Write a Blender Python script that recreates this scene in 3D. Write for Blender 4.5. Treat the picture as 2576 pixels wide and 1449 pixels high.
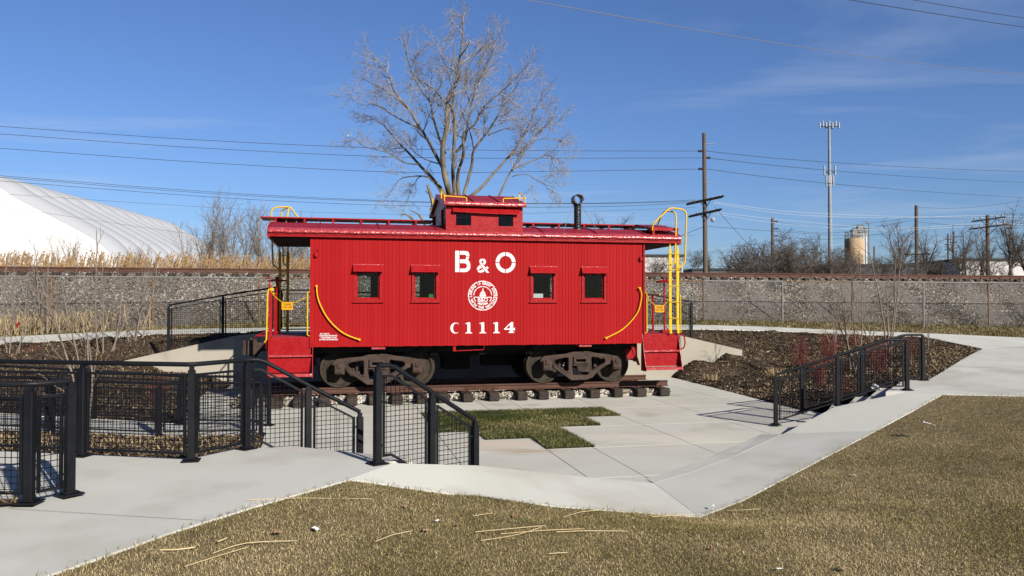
import bpy, bmesh, math, random
import numpy as np
from mathutils import Vector, Matrix
from mathutils.geometry import delaunay_2d_cdt

for o in list(bpy.data.objects):
    bpy.data.objects.remove(o)
scn = bpy.context.scene
COL = scn.collection
R = math.radians
rng = random.Random(11)
nrg = np.random.default_rng(5)

# ------------------------------------------------------------------ camera
FPX, CXP, CYP, HORIZON = 2000.0, 1288.0, 724.5, 764.0      # lens in units of a 2576 px wide frame
PITCH = math.atan((HORIZON - CYP) / FPX)
EYE = 2.2                                                  # metres above the sunken plaza
cam = bpy.data.cameras.new('camera')
cam.sensor_width = 36.0
cam.lens = 36.0 * FPX / 2576.0
cam.clip_start, cam.clip_end = 0.1, 3000.0
cam_o = bpy.data.objects.new('camera', cam)
cam_o.location = (0, 0, EYE)
cam_o.rotation_euler = (math.pi / 2 + PITCH, 0, 0)
COL.objects.link(cam_o)
scn.camera = cam_o

# ------------------------------------------------------------------ sky and sun
SUN_EL, SUN_AZ = R(27.0), R(143.5)                         # azimuth clockwise from +Y
world = bpy.data.worlds.new('World')
scn.world = world
world.use_nodes = True
wn, wl = world.node_tree.nodes, world.node_tree.links
wn.clear()
w_out = wn.new('ShaderNodeOutputWorld')
w_bg = wn.new('ShaderNodeBackground')
w_sky = wn.new('ShaderNodeTexSky')
w_sky.sky_type = 'NISHITA'
w_sky.sun_disc = False
w_sky.sun_elevation = SUN_EL
w_sky.sun_rotation = SUN_AZ
w_sky.air_density = 1.0
w_sky.dust_density = 0.6
w_sky.ozone_density = 2.2
w_bg.inputs['Strength'].default_value = 0.053
# thin high cloud, streaked along the horizon
w_tc = wn.new('ShaderNodeTexCoord')
w_sep = wn.new('ShaderNodeSeparateXYZ'); wl.new(w_tc.outputs['Generated'], w_sep.inputs[0])
w_zz = wn.new('ShaderNodeMath'); w_zz.operation = 'MAXIMUM'; w_zz.inputs[1].default_value = 0.03
wl.new(w_sep.outputs['Z'], w_zz.inputs[0])
w_dx = wn.new('ShaderNodeMath'); w_dx.operation = 'DIVIDE'; wl.new(w_sep.outputs['X'], w_dx.inputs[0]); wl.new(w_zz.outputs[0], w_dx.inputs[1])
w_dy = wn.new('ShaderNodeMath'); w_dy.operation = 'DIVIDE'; wl.new(w_sep.outputs['Y'], w_dy.inputs[0]); wl.new(w_zz.outputs[0], w_dy.inputs[1])
w_cmb = wn.new('ShaderNodeCombineXYZ'); wl.new(w_dx.outputs[0], w_cmb.inputs[0]); wl.new(w_dy.outputs[0], w_cmb.inputs[1])
w_map = wn.new('ShaderNodeMapping'); w_map.inputs['Rotation'].default_value = (0, 0, R(-12)); w_map.inputs['Scale'].default_value = (0.42, 0.75, 1)
w_map.inputs['Location'].default_value = (6.5, 15.0, 0)
wl.new(w_cmb.outputs[0], w_map.inputs[0])
w_n = wn.new('ShaderNodeTexNoise'); w_n.inputs['Scale'].default_value = 1.0; w_n.inputs['Detail'].default_value = 7; w_n.inputs['Roughness'].default_value = 0.55; w_n.inputs['Distortion'].default_value = 0.6
wl.new(w_map.outputs[0], w_n.inputs['Vector'])
w_rmp = wn.new('ShaderNodeValToRGB')
w_rmp.color_ramp.elements[0].position = 0.53; w_rmp.color_ramp.elements[0].color = (0, 0, 0, 1)
w_rmp.color_ramp.elements[1].position = 0.80; w_rmp.color_ramp.elements[1].color = (0.30, 0.30, 0.30, 1)
wl.new(w_n.outputs['Fac'], w_rmp.inputs[0])
w_mix = wn.new('ShaderNodeMix'); w_mix.data_type = 'RGBA'
w_tint = wn.new('ShaderNodeMix'); w_tint.data_type = 'RGBA'; w_tint.blend_type = 'MULTIPLY'; w_tint.inputs[0].default_value = 1.0
w_tint.inputs[7].default_value = (0.57, 0.73, 1.06, 1)
wl.new(w_sky.outputs[0], w_tint.inputs[6])
w_up = wn.new('ShaderNodeMapRange'); w_up.inputs[1].default_value = 0.0; w_up.inputs[2].default_value = 0.08; wl.new(w_sep.outputs['Z'], w_up.inputs[0])
w_fm = wn.new('ShaderNodeMath'); w_fm.operation = 'MULTIPLY'; wl.new(w_rmp.outputs[0], w_fm.inputs[0]); wl.new(w_up.outputs[0], w_fm.inputs[1])
wl.new(w_fm.outputs[0], w_mix.inputs[0])
wl.new(w_tint.outputs[2], w_mix.inputs[6])
w_mix.inputs[7].default_value = (5.8, 6.4, 7.3, 1)
wl.new(w_mix.outputs[2], w_bg.inputs['Color'])
wl.new(w_bg.outputs[0], w_out.inputs[0])

sun = bpy.data.lights.new('sun', 'SUN')
sun.energy = 5.0
sun.angle = R(0.53)
sun.color = (1.0, 0.94, 0.85)
sun_o = bpy.data.objects.new('sun', sun)
to_sun = Vector((math.sin(SUN_AZ) * math.cos(SUN_EL), math.cos(SUN_AZ) * math.cos(SUN_EL), math.sin(SUN_EL)))
sun_o.rotation_euler = to_sun.to_track_quat('Z', 'Y').to_euler()
sun_o.location = to_sun * 60
COL.objects.link(sun_o)

vs = scn.view_settings
vs.view_transform = 'Standard'
vs.look = 'None'
vs.gamma = 1.0
vs.use_curve_mapping = False
vs.exposure = 1.05

# ------------------------------------------------------------------ measuring helpers
def ray(px, py):
    u, v = (px - CXP) / FPX, (CYP - py) / FPX
    return u, math.cos(PITCH) - v * math.sin(PITCH), math.sin(PITCH) + v * math.cos(PITCH)

def gnd(px, py, z):
    """point of level z seen in that direction"""
    r = ray(px, py); t = (z - EYE) / r[2]
    return (t * r[0], t * r[1], z)

def far(px, py, Y):
    """point at forward distance Y seen in that direction"""
    r = ray(px, py); t = Y / r[1]
    return (t * r[0], Y, EYE + t * r[2])

ANG = R(12.5)                                              # the caboose and the railway run along this
CA, SA = math.cos(ANG), math.sin(ANG)
CAB = (-0.897, 19.17)
def loc2w(x, y, z=0.0):
    return (CAB[0] + x * CA - y * SA, CAB[1] + x * SA + y * CA, z)

# ------------------------------------------------------------------ object helpers
def tag(o, label=None, cat=None, group=None, kind=None):
    if label: o['label'] = label
    if cat: o['category'] = cat
    if group: o['group'] = group
    if kind: o['kind'] = kind
    return o

def empty(name, loc=(0, 0, 0), rz=0.0, parent=None):
    o = bpy.data.objects.new(name, None)
    o.empty_display_size = 0.2
    o.location = loc
    o.rotation_euler = (0, 0, rz)
    if parent: o.parent = parent
    COL.objects.link(o)
    return o

def link_mesh(name, me, mat=None, parent=None, smooth=False):
    if mat is not None and not me.materials:
        me.materials.append(mat)
    if smooth:
        me.polygons.foreach_set('use_smooth', [True] * len(me.polygons))
    o = bpy.data.objects.new(name, me)
    if parent: o.parent = parent
    COL.objects.link(o)
    return o

def np_mesh(name, v, f):
    """v (N,3) array, f (M,k) int array"""
    v = np.asarray(v, np.float32); f = np.asarray(f, np.int32)
    me = bpy.data.meshes.new(name)
    me.vertices.add(len(v)); me.vertices.foreach_set('co', v.ravel())
    k = f.shape[1]
    me.loops.add(f.size); me.loops.foreach_set('vertex_index', f.ravel())
    me.polygons.add(len(f)); me.polygons.foreach_set('loop_start', np.arange(0, f.size, k, dtype=np.int32))
    me.update(calc_edges=True)
    return me

def copy_tree(o, parent=None):
    c = o.copy(); COL.objects.link(c)
    if parent: c.parent = parent
    for ch in o.children:
        copy_tree(ch, c)
    return c

class MB:
    """collects shapes, builds one mesh object"""
    def __init__(s): s.v = []; s.f = []
    def add(s, vs, fs):
        b = len(s.v); s.v += [tuple(p) for p in vs]; s.f += [tuple(b + i for i in f) for f in fs]
        return s
    def box(s, x0, x1, y0, y1, z0, z1, ch=0.0, M=None):
        if ch <= 0:
            vs = [(x, y, z) for z in (z0, z1) for y in (y0, y1) for x in (x0, x1)]
            fs = [(0, 2, 3, 1), (4, 5, 7, 6), (0, 1, 5, 4), (2, 6, 7, 3), (0, 4, 6, 2), (1, 3, 7, 5)]
        else:
            bm = bmesh.new()
            bmesh.ops.create_cube(bm, size=1.0)
            for q in bm.verts:
                q.co = Vector(((x0 + x1) / 2 + q.co.x * (x1 - x0), (y0 + y1) / 2 + q.co.y * (y1 - y0), (z0 + z1) / 2 + q.co.z * (z1 - z0)))
            bmesh.ops.bevel(bm, geom=bm.edges[:], offset=ch, segments=1, affect='EDGES', profile=0.5)
            bm.verts.index_update()
            vs = [tuple(q.co) for q in bm.verts]; fs = [tuple(q.index for q in f.verts) for f in bm.faces]
            bm.free()
        if M is not None: vs = [tuple(M @ Vector(p)) for p in vs]
        return s.add(vs, fs)
    def tube(s, pts, r, n=8, caps=True, closed=False):
        pts = [Vector(p) for p in pts]
        m = len(pts); rr = r if isinstance(r, (list, tuple)) else [r] * m
        vs = []; ref = None
        for i, p in enumerate(pts):
            a = pts[i - 1] if (i > 0 or closed) else p
            b = pts[(i + 1) % m] if (i < m - 1 or closed) else p
            t = (b - a)
            if t.length < 1e-9: t = Vector((0, 0, 1))
            t.normalize()
            if ref is None:
                ref = Vector((0, 0, 1)) if abs(t.z) < 0.9 else Vector((1, 0, 0))
            u = (ref - t * ref.dot(t))
            if u.length < 1e-6: u = Vector((0, 1, 0)) - t * t.y
            u.normalize(); w = t.cross(u); ref = u
            for k in range(n):
                an = 2 * math.pi * (k + 0.5) / n
                vs.append(p + (u * math.cos(an) + w * math.sin(an)) * rr[i])
        fs = []
        L = m if closed else m - 1
        for i in range(L):
            for k in range(n):
                a0 = i * n + k; a1 = i * n + (k + 1) % n
                b0 = ((i + 1) % m) * n + k; b1 = ((i + 1) % m) * n + (k + 1) % n
                fs.append((a0, a1, b1, b0))
        if caps and not closed:
            fs.append(tuple(range(n))[::-1]); fs.append(tuple((m - 1) * n + k for k in range(n)))
        return s.add(vs, fs)
    def prism(s, poly, lo, hi, axis='y'):
        """poly in the two other axes: y -> (x,z), x -> (y,z), z -> (x,y)"""
        def P(a, b, h):
            return {'y': (a, h, b), 'x': (h, a, b), 'z': (a, b, h)}[axis]
        n = len(poly)
        vs = [P(a, b, lo) for a, b in poly] + [P(a, b, hi) for a, b in poly]
        fs = [tuple(range(n)), tuple(range(2 * n - 1, n - 1, -1))] + [(i, n + i, n + (i + 1) % n, (i + 1) % n) for i in range(n)]
        return s.add(vs, fs)
    def lathe(s, prof, n=32, axis='y', c=(0, 0, 0)):
        """prof list of (radius, h)"""
        vs = []
        for r_, h in prof:
            for k in range(n):
                a = 2 * math.pi * k / n
                p = {'y': (r_ * math.cos(a), h, r_ * math.sin(a)), 'z': (r_ * math.cos(a), r_ * math.sin(a), h), 'x': (h, r_ * math.cos(a), r_ * math.sin(a))}[axis]
                vs.append((p[0] + c[0], p[1] + c[1], p[2] + c[2]))
        m = len(prof)
        fs = [(i * n + k, i * n + (k + 1) % n, (i + 1) * n + (k + 1) % n, (i + 1) * n + k) for i in range(m - 1) for k in range(n)]
        fs += [tuple(range(n)), tuple((m - 1) * n + k for k in range(n))]
        return s.add(vs, fs)
    def mesh(s, name):
        me = bpy.data.meshes.new(name)
        me.from_pydata(s.v, [], s.f)
        bm = bmesh.new(); bm.from_mesh(me)
        bmesh.ops.recalc_face_normals(bm, faces=bm.faces[:])
        bm.to_mesh(me); bm.free()
        return me
    def build(s, name, mat, parent=None, smooth=False):
        me = s.mesh(name)
        o = link_mesh(name, me, mat, parent)
        if smooth: smooth_by_angle(me)
        return o

def smooth_by_angle(me, ang=40.0):
    me.polygons.foreach_set('use_smooth', [True] * len(me.polygons))
    bm = bmesh.new(); bm.from_mesh(me)
    lim = R(ang)
    for e in bm.edges:
        if len(e.link_faces) == 2 and e.calc_face_angle(0.0) > lim: e.smooth = False
    bm.to_mesh(me); bm.free()

def curve_loops(loops, depth=0.0, bevel=0.0):
    """filled flat shape with holes from closed loops in x,y -> mesh"""
    cu = bpy.data.curves.new('outline', 'CURVE'); cu.dimensions = '2D'; cu.fill_mode = 'BOTH'
    cu.extrude = depth; cu.bevel_depth = bevel; cu.bevel_resolution = 1
    for lp in loops:
        sp = cu.splines.new('POLY'); sp.points.add(len(lp) - 1); sp.use_cyclic_u = True
        for q, p in zip(sp.points, lp): q.co = (p[0], p[1], 0, 1)
    ob = bpy.data.objects.new('outline', cu); COL.objects.link(ob)
    me = bpy.data.meshes.new_from_object(ob.evaluated_get(bpy.context.evaluated_depsgraph_get()))
    bpy.data.objects.remove(ob); bpy.data.curves.remove(cu)
    me.materials.clear()
    return me

def text_mesh(txt, size, bold=0.0, sx=1.0, shear=0.0):
    cu = bpy.data.curves.new('text', 'FONT'); cu.body = txt; cu.size = size; cu.align_x = 'CENTER'; cu.align_y = 'CENTER'
    cu.offset = bold; cu.resolution_u = 3
    ob = bpy.data.objects.new('text', cu); COL.objects.link(ob)
    me = bpy.data.meshes.new_from_object(ob.evaluated_get(bpy.context.evaluated_depsgraph_get()))
    bpy.data.objects.remove(ob); bpy.data.curves.remove(cu)
    me.materials.clear()
    vs = [(v.co.x * sx + v.co.y * shear, v.co.y) for v in me.vertices]
    fs = [tuple(p.vertices) for p in me.polygons]
    bpy.data.meshes.remove(me)
    return vs, fs

# ------------------------------------------------------------------ materials
def node_mat(name):
    m = bpy.data.materials.new(name); m.use_nodes = True
    nt = m.node_tree
    return m, nt.nodes, nt.links, nt.nodes['Principled BSDF']

TONE = 0.55                                                # overall reflectance of the place
def pm(name, c1, c2=None, scale=6.0, rough=0.6, bump=0.0, bscale=40.0, metal=0.0, spec=0.12, detail=4.0, lo=0.35, hi=0.65,
       island=0.0, objrand=0.0, stretch=(1, 1, 1), c3=None, s3=1.0, lo3=0.6, hi3=0.7, rvar=0.0, coat=0.0):
    c1, c2, c3 = (tuple(v * TONE for v in c) if c is not None else None for c in (c1, c2, c3))
    m, N, L, B = node_mat(name)
    tc = N.new('ShaderNodeTexCoord'); mp = N.new('ShaderNodeMapping'); mp.inputs['Scale'].default_value = stretch
    L.new(tc.outputs['Object'], mp.inputs[0])
    vec = mp.outputs[0]
    col = None
    def noise(sc, det=detail):
        n = N.new('ShaderNodeTexNoise'); n.inputs['Scale'].default_value = sc; n.inputs['Detail'].default_value = det
        L.new(vec, n.inputs['Vector']); return n
    def ramp(src, a, b):
        r = N.new('ShaderNodeMapRange'); r.inputs[1].default_value = a; r.inputs[2].default_value = b; L.new(src, r.inputs[0]); return r.outputs[0]
    def mix(fac, a, b, blend='MIX'):
        x = N.new('ShaderNodeMix'); x.data_type = 'RGBA'; x.blend_type = blend
        if isinstance(fac, float): x.inputs[0].default_value = fac
        else: L.new(fac, x.inputs[0])
        for i, c in ((6, a), (7, b)):
            if isinstance(c, tuple): x.inputs[i].default_value = (*c, 1)
            else: L.new(c, x.inputs[i])
        return x.outputs[2]
    fac = None
    if c2 is not None:
        n1 = noise(scale); fac = ramp(n1.outputs['Fac'], lo, hi)
        if island > 0:
            g = N.new('ShaderNodeNewGeometry')
            mm = N.new('ShaderNodeMix'); mm.inputs[0].default_value = island; L.new(fac, mm.inputs[2]); L.new(g.outputs['Random Per Island'], mm.inputs[3]); fac = mm.outputs[0]
        if objrand > 0:
            oi = N.new('ShaderNodeObjectInfo')
            mm = N.new('ShaderNodeMix'); mm.inputs[0].default_value = objrand; L.new(fac, mm.inputs[2]); L.new(oi.outputs['Random'], mm.inputs[3]); fac = mm.outputs[0]
        col = mix(fac, c1, c2)
    if c3 is not None:
        n3 = noise(s3, 6.0); f3 = ramp(n3.outputs['Fac'], lo3, hi3)
        col = mix(f3, col if col is not None else c1, c3)
    if col is None: B.inputs['Base Color'].default_value = (*c1, 1)
    else: L.new(col, B.inputs['Base Color'])
    B.inputs['Roughness'].default_value = rough
    if rvar > 0:
        nr = noise(scale * 2.3); r = N.new('ShaderNodeMapRange'); r.inputs[1].default_value = 0.3; r.inputs[2].default_value = 0.7
        r.inputs[3].default_value = max(0.02, rough - rvar); r.inputs[4].default_value = min(1, rough + rvar)
        L.new(nr.outputs['Fac'], r.inputs[0]); L.new(r.outputs[0], B.inputs['Roughness'])
    B.inputs['Metallic'].default_value = metal
    B.inputs['Specular IOR Level'].default_value = spec
    if coat > 0: B.inputs['Coat Weight'].default_value = coat; B.inputs['Coat Roughness'].default_value = 0.15
    if bump > 0:
        nb = noise(bscale, 5.0); bp = N.new('ShaderNodeBump'); bp.inputs['Strength'].default_value = bump; bp.inputs['Distance'].default_value = 0.02
        L.new(nb.outputs['Fac'], bp.inputs['Height']); L.new(bp.outputs[0], B.inputs['Normal'])
    return m

RED = (0.335, 0.0060, 0.0075)
M = {}
M['red'] = pm('red_paint', RED, (0.385, 0.0095, 0.0110), 3.0, 0.6, 0.25, 60, objrand=0.75, stretch=(1, 1, 0.25), c3=(0.62, 0.30, 0.30), s3=55, lo3=0.765, hi3=0.78, rvar=0.08, spec=0.06)
M['red_steel'] = pm('red_steel_paint', (0.32, 0.0060, 0.0085), (0.355, 0.010, 0.013), 5, 0.38, 0.18, 18, c3=(0.66, 0.36, 0.36), s3=26, lo3=0.74, hi3=0.77, rvar=0.12, spec=0.13)
M['red_roof'] = pm('red_roof_paint', (0.27, 0.012, 0.020), (0.32, 0.018, 0.026), 2.5, 0.45, 0.2, 9, rvar=0.12, spec=0.12)
M['red_tin'] = pm('red_roof_edge_tin', (0.42, 0.03, 0.035), (0.46, 0.07, 0.07), 8, 0.22, 0.9, 13, c3=(0.62, 0.34, 0.34), s3=16, lo3=0.64, hi3=0.70, rvar=0.1, spec=0.55)
M['deck_red'] = pm('deck_red', (0.34, 0.03, 0.045), (0.40, 0.05, 0.06), 6, 0.6, 0.2, 30)
M['dark'] = pm('underframe_black', (0.012, 0.011, 0.011), (0.022, 0.019, 0.017), 5, 0.8)
M['interior'] = pm('interior_shade_dark', (0.010, 0.010, 0.010), (0.016, 0.016, 0.015), 2, 0.9)  # near black: the dimness behind the windows is painted into these surfaces
M['yellow'] = pm('yellow_paint', (0.80, 0.50, 0.012), (0.74, 0.44, 0.012), 9, 0.4, c3=(0.45, 0.22, 0.02), s3=22, lo3=0.68, hi3=0.74, rvar=0.1)
M['sign_yellow'] = pm('sign_orange_yellow', (0.80, 0.36, 0.006), (0.76, 0.33, 0.006), 12, 0.45)
M['ink'] = pm('sign_ink', (0.03, 0.022, 0.012), rough=0.6)
M['white'] = pm('white_lettering', (0.80, 0.79, 0.77), (0.73, 0.71, 0.70), 30, 0.5)
M['truck'] = pm('rusty_cast_steel', (0.052, 0.035, 0.027), (0.082, 0.058, 0.047), 7, 0.75, 0.5, 30, c3=(0.075, 0.036, 0.024), s3=9, lo3=0.58, hi3=0.68)
M['wheel'] = pm('wheel_steel', (0.030, 0.024, 0.017), (0.052, 0.043, 0.030), 5, 0.7, 0.5, 40, c3=(0.07, 0.035, 0.02), s3=7, lo3=0.6, hi3=0.7)
M['rail'] = pm('rusty_rail', (0.088, 0.042, 0.030), (0.128, 0.066, 0.048), 4, 0.75, 0.4, 60, stretch=(0.3, 1, 1))
M['tie'] = pm('creosoted_tie', (0.030, 0.022, 0.017), (0.085, 0.062, 0.048), 9, 0.85, 0.7, 45, objrand=0.25, stretch=(1, 0.2, 1))
M['tie_end'] = pm('tie_end_grain', (0.026, 0.020, 0.017), (0.075, 0.060, 0.049), 26, 0.9, 0.6, 60, objrand=0.3)
M['spike'] = pm('rusty_spike', (0.12, 0.05, 0.03), (0.08, 0.035, 0.025), 20, 0.8)
M['black'] = pm('black_rail_paint', (0.0075, 0.008, 0.0105), (0.011, 0.012, 0.015), 6, 0.5, 0.12, 90, rvar=0.08, spec=0.13)
M['stack'] = pm('black_stack', (0.012, 0.012, 0.013), (0.020, 0.020, 0.021), 12, 0.32, 0.7, 22, spec=0.3)
M['conc'] = pm('concrete', (0.62, 0.615, 0.545), (0.70, 0.695, 0.62), 0.9, 0.85, 0.22, 130, objrand=0.22, c3=(0.50, 0.47, 0.40), s3=0.7, lo3=0.50, hi3=0.72, detail=8)
M['conc_plaza'] = pm('plaza_concrete', (0.58, 0.57, 0.485), (0.66, 0.65, 0.565), 0.8, 0.85, 0.22, 130, objrand=0.25, c3=(0.46, 0.42, 0.335), s3=0.9, lo3=0.58, hi3=0.76, detail=8)
M['conc_edge'] = pm('stair_concrete', (0.58, 0.545, 0.48), (0.66, 0.625, 0.56), 1.6, 0.85, 0.2, 110)
M['joint'] = pm('joint_dirt', (0.16, 0.145, 0.12), (0.22, 0.20, 0.17), 20, 0.95)
M['wall'] = pm('retaining_wall_concrete', (0.365, 0.33, 0.265), (0.425, 0.39, 0.32), 0.7, 0.88, 0.25, 60, c3=(0.31, 0.275, 0.22), s3=1.3, lo3=0.56, hi3=0.74)
M['soil'] = pm('lawn_soil', (0.16, 0.122, 0.066), (0.25, 0.195, 0.108), 9, 1.0, 0.6, 40)
M['patch_soil'] = pm('patch_soil', (0.045, 0.050, 0.020), (0.07, 0.07, 0.03), 14, 1.0, 0.5, 40)
M['mulch'] = pm('mulch_bed', (0.050, 0.035, 0.024), (0.115, 0.080, 0.050), 14, 1.0, 1.0, 38, c3=(0.17, 0.125, 0.075), s3=2.2, lo3=0.60, hi3=0.75, detail=8)
M['ballast_bed'] = pm('ballast_bed', (0.13, 0.115, 0.10), (0.24, 0.22, 0.195), 24, 1.0, 0.9, 26)
M['ground'] = pm('dry_ground', (0.14, 0.115, 0.065), (0.20, 0.165, 0.095), 0.6, 1.0, 0.4, 4, c3=(0.11, 0.10, 0.05), s3=0.2)
M['verge'] = pm('dormant_verge', (0.17, 0.135, 0.06), (0.24, 0.19, 0.095), 5, 1.0, 0.6, 30, c3=(0.10, 0.10, 0.035), s3=1.3, lo3=0.52, hi3=0.66)
M['galv'] = pm('galvanised_steel', (0.22, 0.22, 0.21), (0.29, 0.285, 0.27), 6, 0.6, metal=0.2)
M['rust_post'] = pm('rusty_fence_post', (0.15, 0.085, 0.045), (0.24, 0.15, 0.085), 8, 0.8, c3=(0.30, 0.28, 0.25), s3=3)
M['link'] = pm('chain_link_wire', (0.30, 0.29, 0.27), (0.24, 0.20, 0.16), 2, 0.6, metal=0.3)
M['pole'] = pm('weathered_pole', (0.115, 0.085, 0.062), (0.175, 0.135, 0.105), 6, 0.9, 0.3, 40, stretch=(1, 1, 0.15))
M['crossarm'] = pm('dark_crossarm', (0.035, 0.028, 0.024), (0.06, 0.048, 0.04), 6, 0.9)
M['wire'] = pm('overhead_wire', (0.035, 0.037, 0.042), rough=0.6)
M['wire_light'] = pm('bright_overhead_wire', (0.50, 0.50, 0.50), rough=0.5)
M['cable'] = pm('grey_cable', (0.17, 0.17, 0.175), rough=0.6)
M['soffit'] = pm('shade_dark_soffit', (0.030, 0.010, 0.011), (0.045, 0.014, 0.015), 4, 0.8)  # shade under the roof overhang put into the colour
M['tower'] = pm('tower_steel', (0.26, 0.29, 0.32), (0.32, 0.35, 0.38), 2, 0.5)
M['antenna'] = pm('antenna_white', (0.42, 0.44, 0.46), rough=0.5)
M['silo_rust'] = pm('rusted_silo', (0.44, 0.29, 0.16), (0.60, 0.48, 0.33), 0.55, 0.8, stretch=(1, 1, 0.3), c3=(0.36, 0.17, 0.06), s3=0.6, lo3=0.50, hi3=0.66)
M['silo_white'] = pm('pale_silo', (0.62, 0.60, 0.56), (0.54, 0.51, 0.46), 0.7, 0.7, stretch=(1, 1, 0.3))
M['bld_white'] = pm('white_block_wall', (0.62, 0.60, 0.57), (0.70, 0.68, 0.65), 0.5, 0.85)
M['bld_grey'] = pm('dark_grey_cladding', (0.075, 0.080, 0.095), (0.11, 0.115, 0.13), 0.4, 0.8)
M['bld_trim'] = pm('dark_roof_trim', (0.05, 0.05, 0.055), rough=0.7)
M['dome'] = pm('shaded_dome_fabric', (0.43, 0.445, 0.47), (0.46, 0.475, 0.50), 0.15, 0.55)  # white fabric greyed: shading of the ribbed sides put into the colour
M['dome_end'] = pm('sunlit_dome_end_fabric', (0.82, 0.82, 0.81), (0.86, 0.86, 0.85), 0.12, 0.6)  # same fabric kept lighter, the sunlit front put into its colour
M['bark'] = pm('grey_brown_bark', (0.145, 0.120, 0.085), (0.26, 0.22, 0.165), 5, 0.9, 0.7, 14, stretch=(1, 1, 0.35))
M['twig'] = pm('twig_bark', (0.30, 0.265, 0.245), (0.46, 0.42, 0.395), 3, 0.85, island=0.5)
M['scrub'] = pm('scrub_bark', (0.095, 0.075, 0.060), (0.17, 0.138, 0.112), 2, 0.9, island=0.5)
M['thicket'] = pm('thicket_bark', (0.21, 0.165, 0.125), (0.31, 0.25, 0.195), 2, 0.9, island=0.5)
M['sapling'] = pm('pale_sapling_bark', (0.20, 0.155, 0.12), (0.28, 0.225, 0.18), 6, 0.8, island=0.3)
M['dogwood'] = pm('red_twig', (0.16, 0.036, 0.031), (0.25, 0.068, 0.054), 5, 0.6, island=0.6)
M['reed'] = pm('dry_reed', (0.36, 0.235, 0.105), (0.52, 0.37, 0.18), 1.2, 0.85, island=0.6)
M['plume'] = pm('reed_plume', (0.27, 0.155, 0.070), (0.42, 0.265, 0.125), 2, 0.95, island=0.6)
M['straw'] = pm('dry_straw', (0.62, 0.46, 0.24), (0.72, 0.58, 0.34), 8, 0.7, objrand=0.5)
M['tussock'] = pm('dry_tussock', (0.40, 0.29, 0.145), (0.55, 0.42, 0.24), 6, 0.9, island=0.6)
M['litter'] = pm('white_litter', (0.75, 0.75, 0.74), rough=0.6)
M['leaf'] = pm('dry_leaf', (0.26, 0.14, 0.075), (0.36, 0.23, 0.13), 9, 0.8, objrand=0.7)
M['green'] = pm('green_box', (0.03, 0.22, 0.06), rough=0.5)

def grass_mat(name, cols, rough=0.75):
    cols = [tuple(v * TONE for v in c) for c in cols]
    m, N, L, B = node_mat(name)
    g = N.new('ShaderNodeNewGeometry'); r = N.new('ShaderNodeValToRGB')
    el = r.color_ramp.elements
    el[0].position = 0.0; el[0].color = (*cols[0], 1); el[1].position = 1.0; el[1].color = (*cols[-1], 1)
    for i, c in enumerate(cols[1:-1]):
        e = el.new((i + 1) / (len(cols) - 1)); e.color = (*c, 1)
    tc = N.new('ShaderNodeTexCoord'); n = N.new('ShaderNodeTexNoise'); n.inputs['Scale'].default_value = 0.55; n.inputs['Detail'].default_value = 7; n.inputs['Roughness'].default_value = 0.62
    L.new(tc.outputs['Object'], n.inputs['Vector'])
    ad = N.new('ShaderNodeMath'); ad.operation = 'MULTIPLY_ADD'; ad.inputs[1].default_value = 2.3; ad.inputs[2].default_value = -1.15
    L.new(n.outputs['Fac'], ad.inputs[0])
    sm = N.new('ShaderNodeMath'); sm.operation = 'ADD'; sm.use_clamp = True
    L.new(ad.outputs[0], sm.inputs[0]); L.new(g.outputs['Random Per Island'], sm.inputs[1])
    L.new(sm.outputs[0], r.inputs[0]); L.new(r.outputs[0], B.inputs['Base Color'])
    B.inputs['Roughness'].default_value = rough
    B.inputs['Specular IOR Level'].default_value = 0.06
    return m
M['lawn'] = grass_mat('dormant_lawn', [(0.115, 0.118, 0.030), (0.22, 0.190, 0.062), (0.39, 0.30, 0.125), (0.55, 0.425, 0.205), (0.70, 0.55, 0.31)])
M['turf'] = grass_mat('green_turf', [(0.042, 0.060, 0.015), (0.066, 0.086, 0.023), (0.095, 0.108, 0.032), (0.18, 0.165, 0.062), (0.38, 0.31, 0.15)])
M['verge_blades'] = grass_mat('verge_blades', [(0.075, 0.082, 0.022), (0.15, 0.135, 0.045), (0.24, 0.19, 0.085), (0.33, 0.26, 0.13), (0.42, 0.33, 0.18)])
M['chips'] = grass_mat('mulch_chips', [(0.035, 0.024, 0.017), (0.062, 0.042, 0.029), (0.105, 0.072, 0.047), (0.18, 0.13, 0.082), (0.42, 0.32, 0.20)], 0.95)
M['ballast'] = grass_mat('ballast_stones', [(0.15, 0.134, 0.118), (0.30, 0.267, 0.226), (0.44, 0.392, 0.33), (0.58, 0.52, 0.435), (0.86, 0.775, 0.655)], 0.9)
M['gravel'] = grass_mat('pale_gravel', [(0.20, 0.16, 0.115), (0.36, 0.31, 0.24), (0.46, 0.41, 0.33), (0.55, 0.50, 0.42), (0.68, 0.64, 0.58)], 0.9)

def glass_mat(name, tint=(0.80, 0.84, 0.84)):
    m, N, L, B = node_mat(name)
    N.remove(B)
    out = [n for n in N if n.type == 'OUTPUT_MATERIAL'][0]
    tr = N.new('ShaderNodeBsdfTransparent'); tr.inputs[0].default_value = (*tint, 1)
    gl = N.new('ShaderNodeBsdfGlossy'); gl.inputs['Roughness'].default_value = 0.02
    fr = N.new('ShaderNodeFresnel'); fr.inputs[0].default_value = 1.22
    mx = N.new('ShaderNodeMixShader')
    L.new(fr.outputs[0], mx.inputs[0]); L.new(tr.outputs[0], mx.inputs[1]); L.new(gl.outputs[0], mx.inputs[2]); L.new(mx.outputs[0], out.inputs[0])
    return m
M['glass'] = glass_mat('window_glass')

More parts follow.
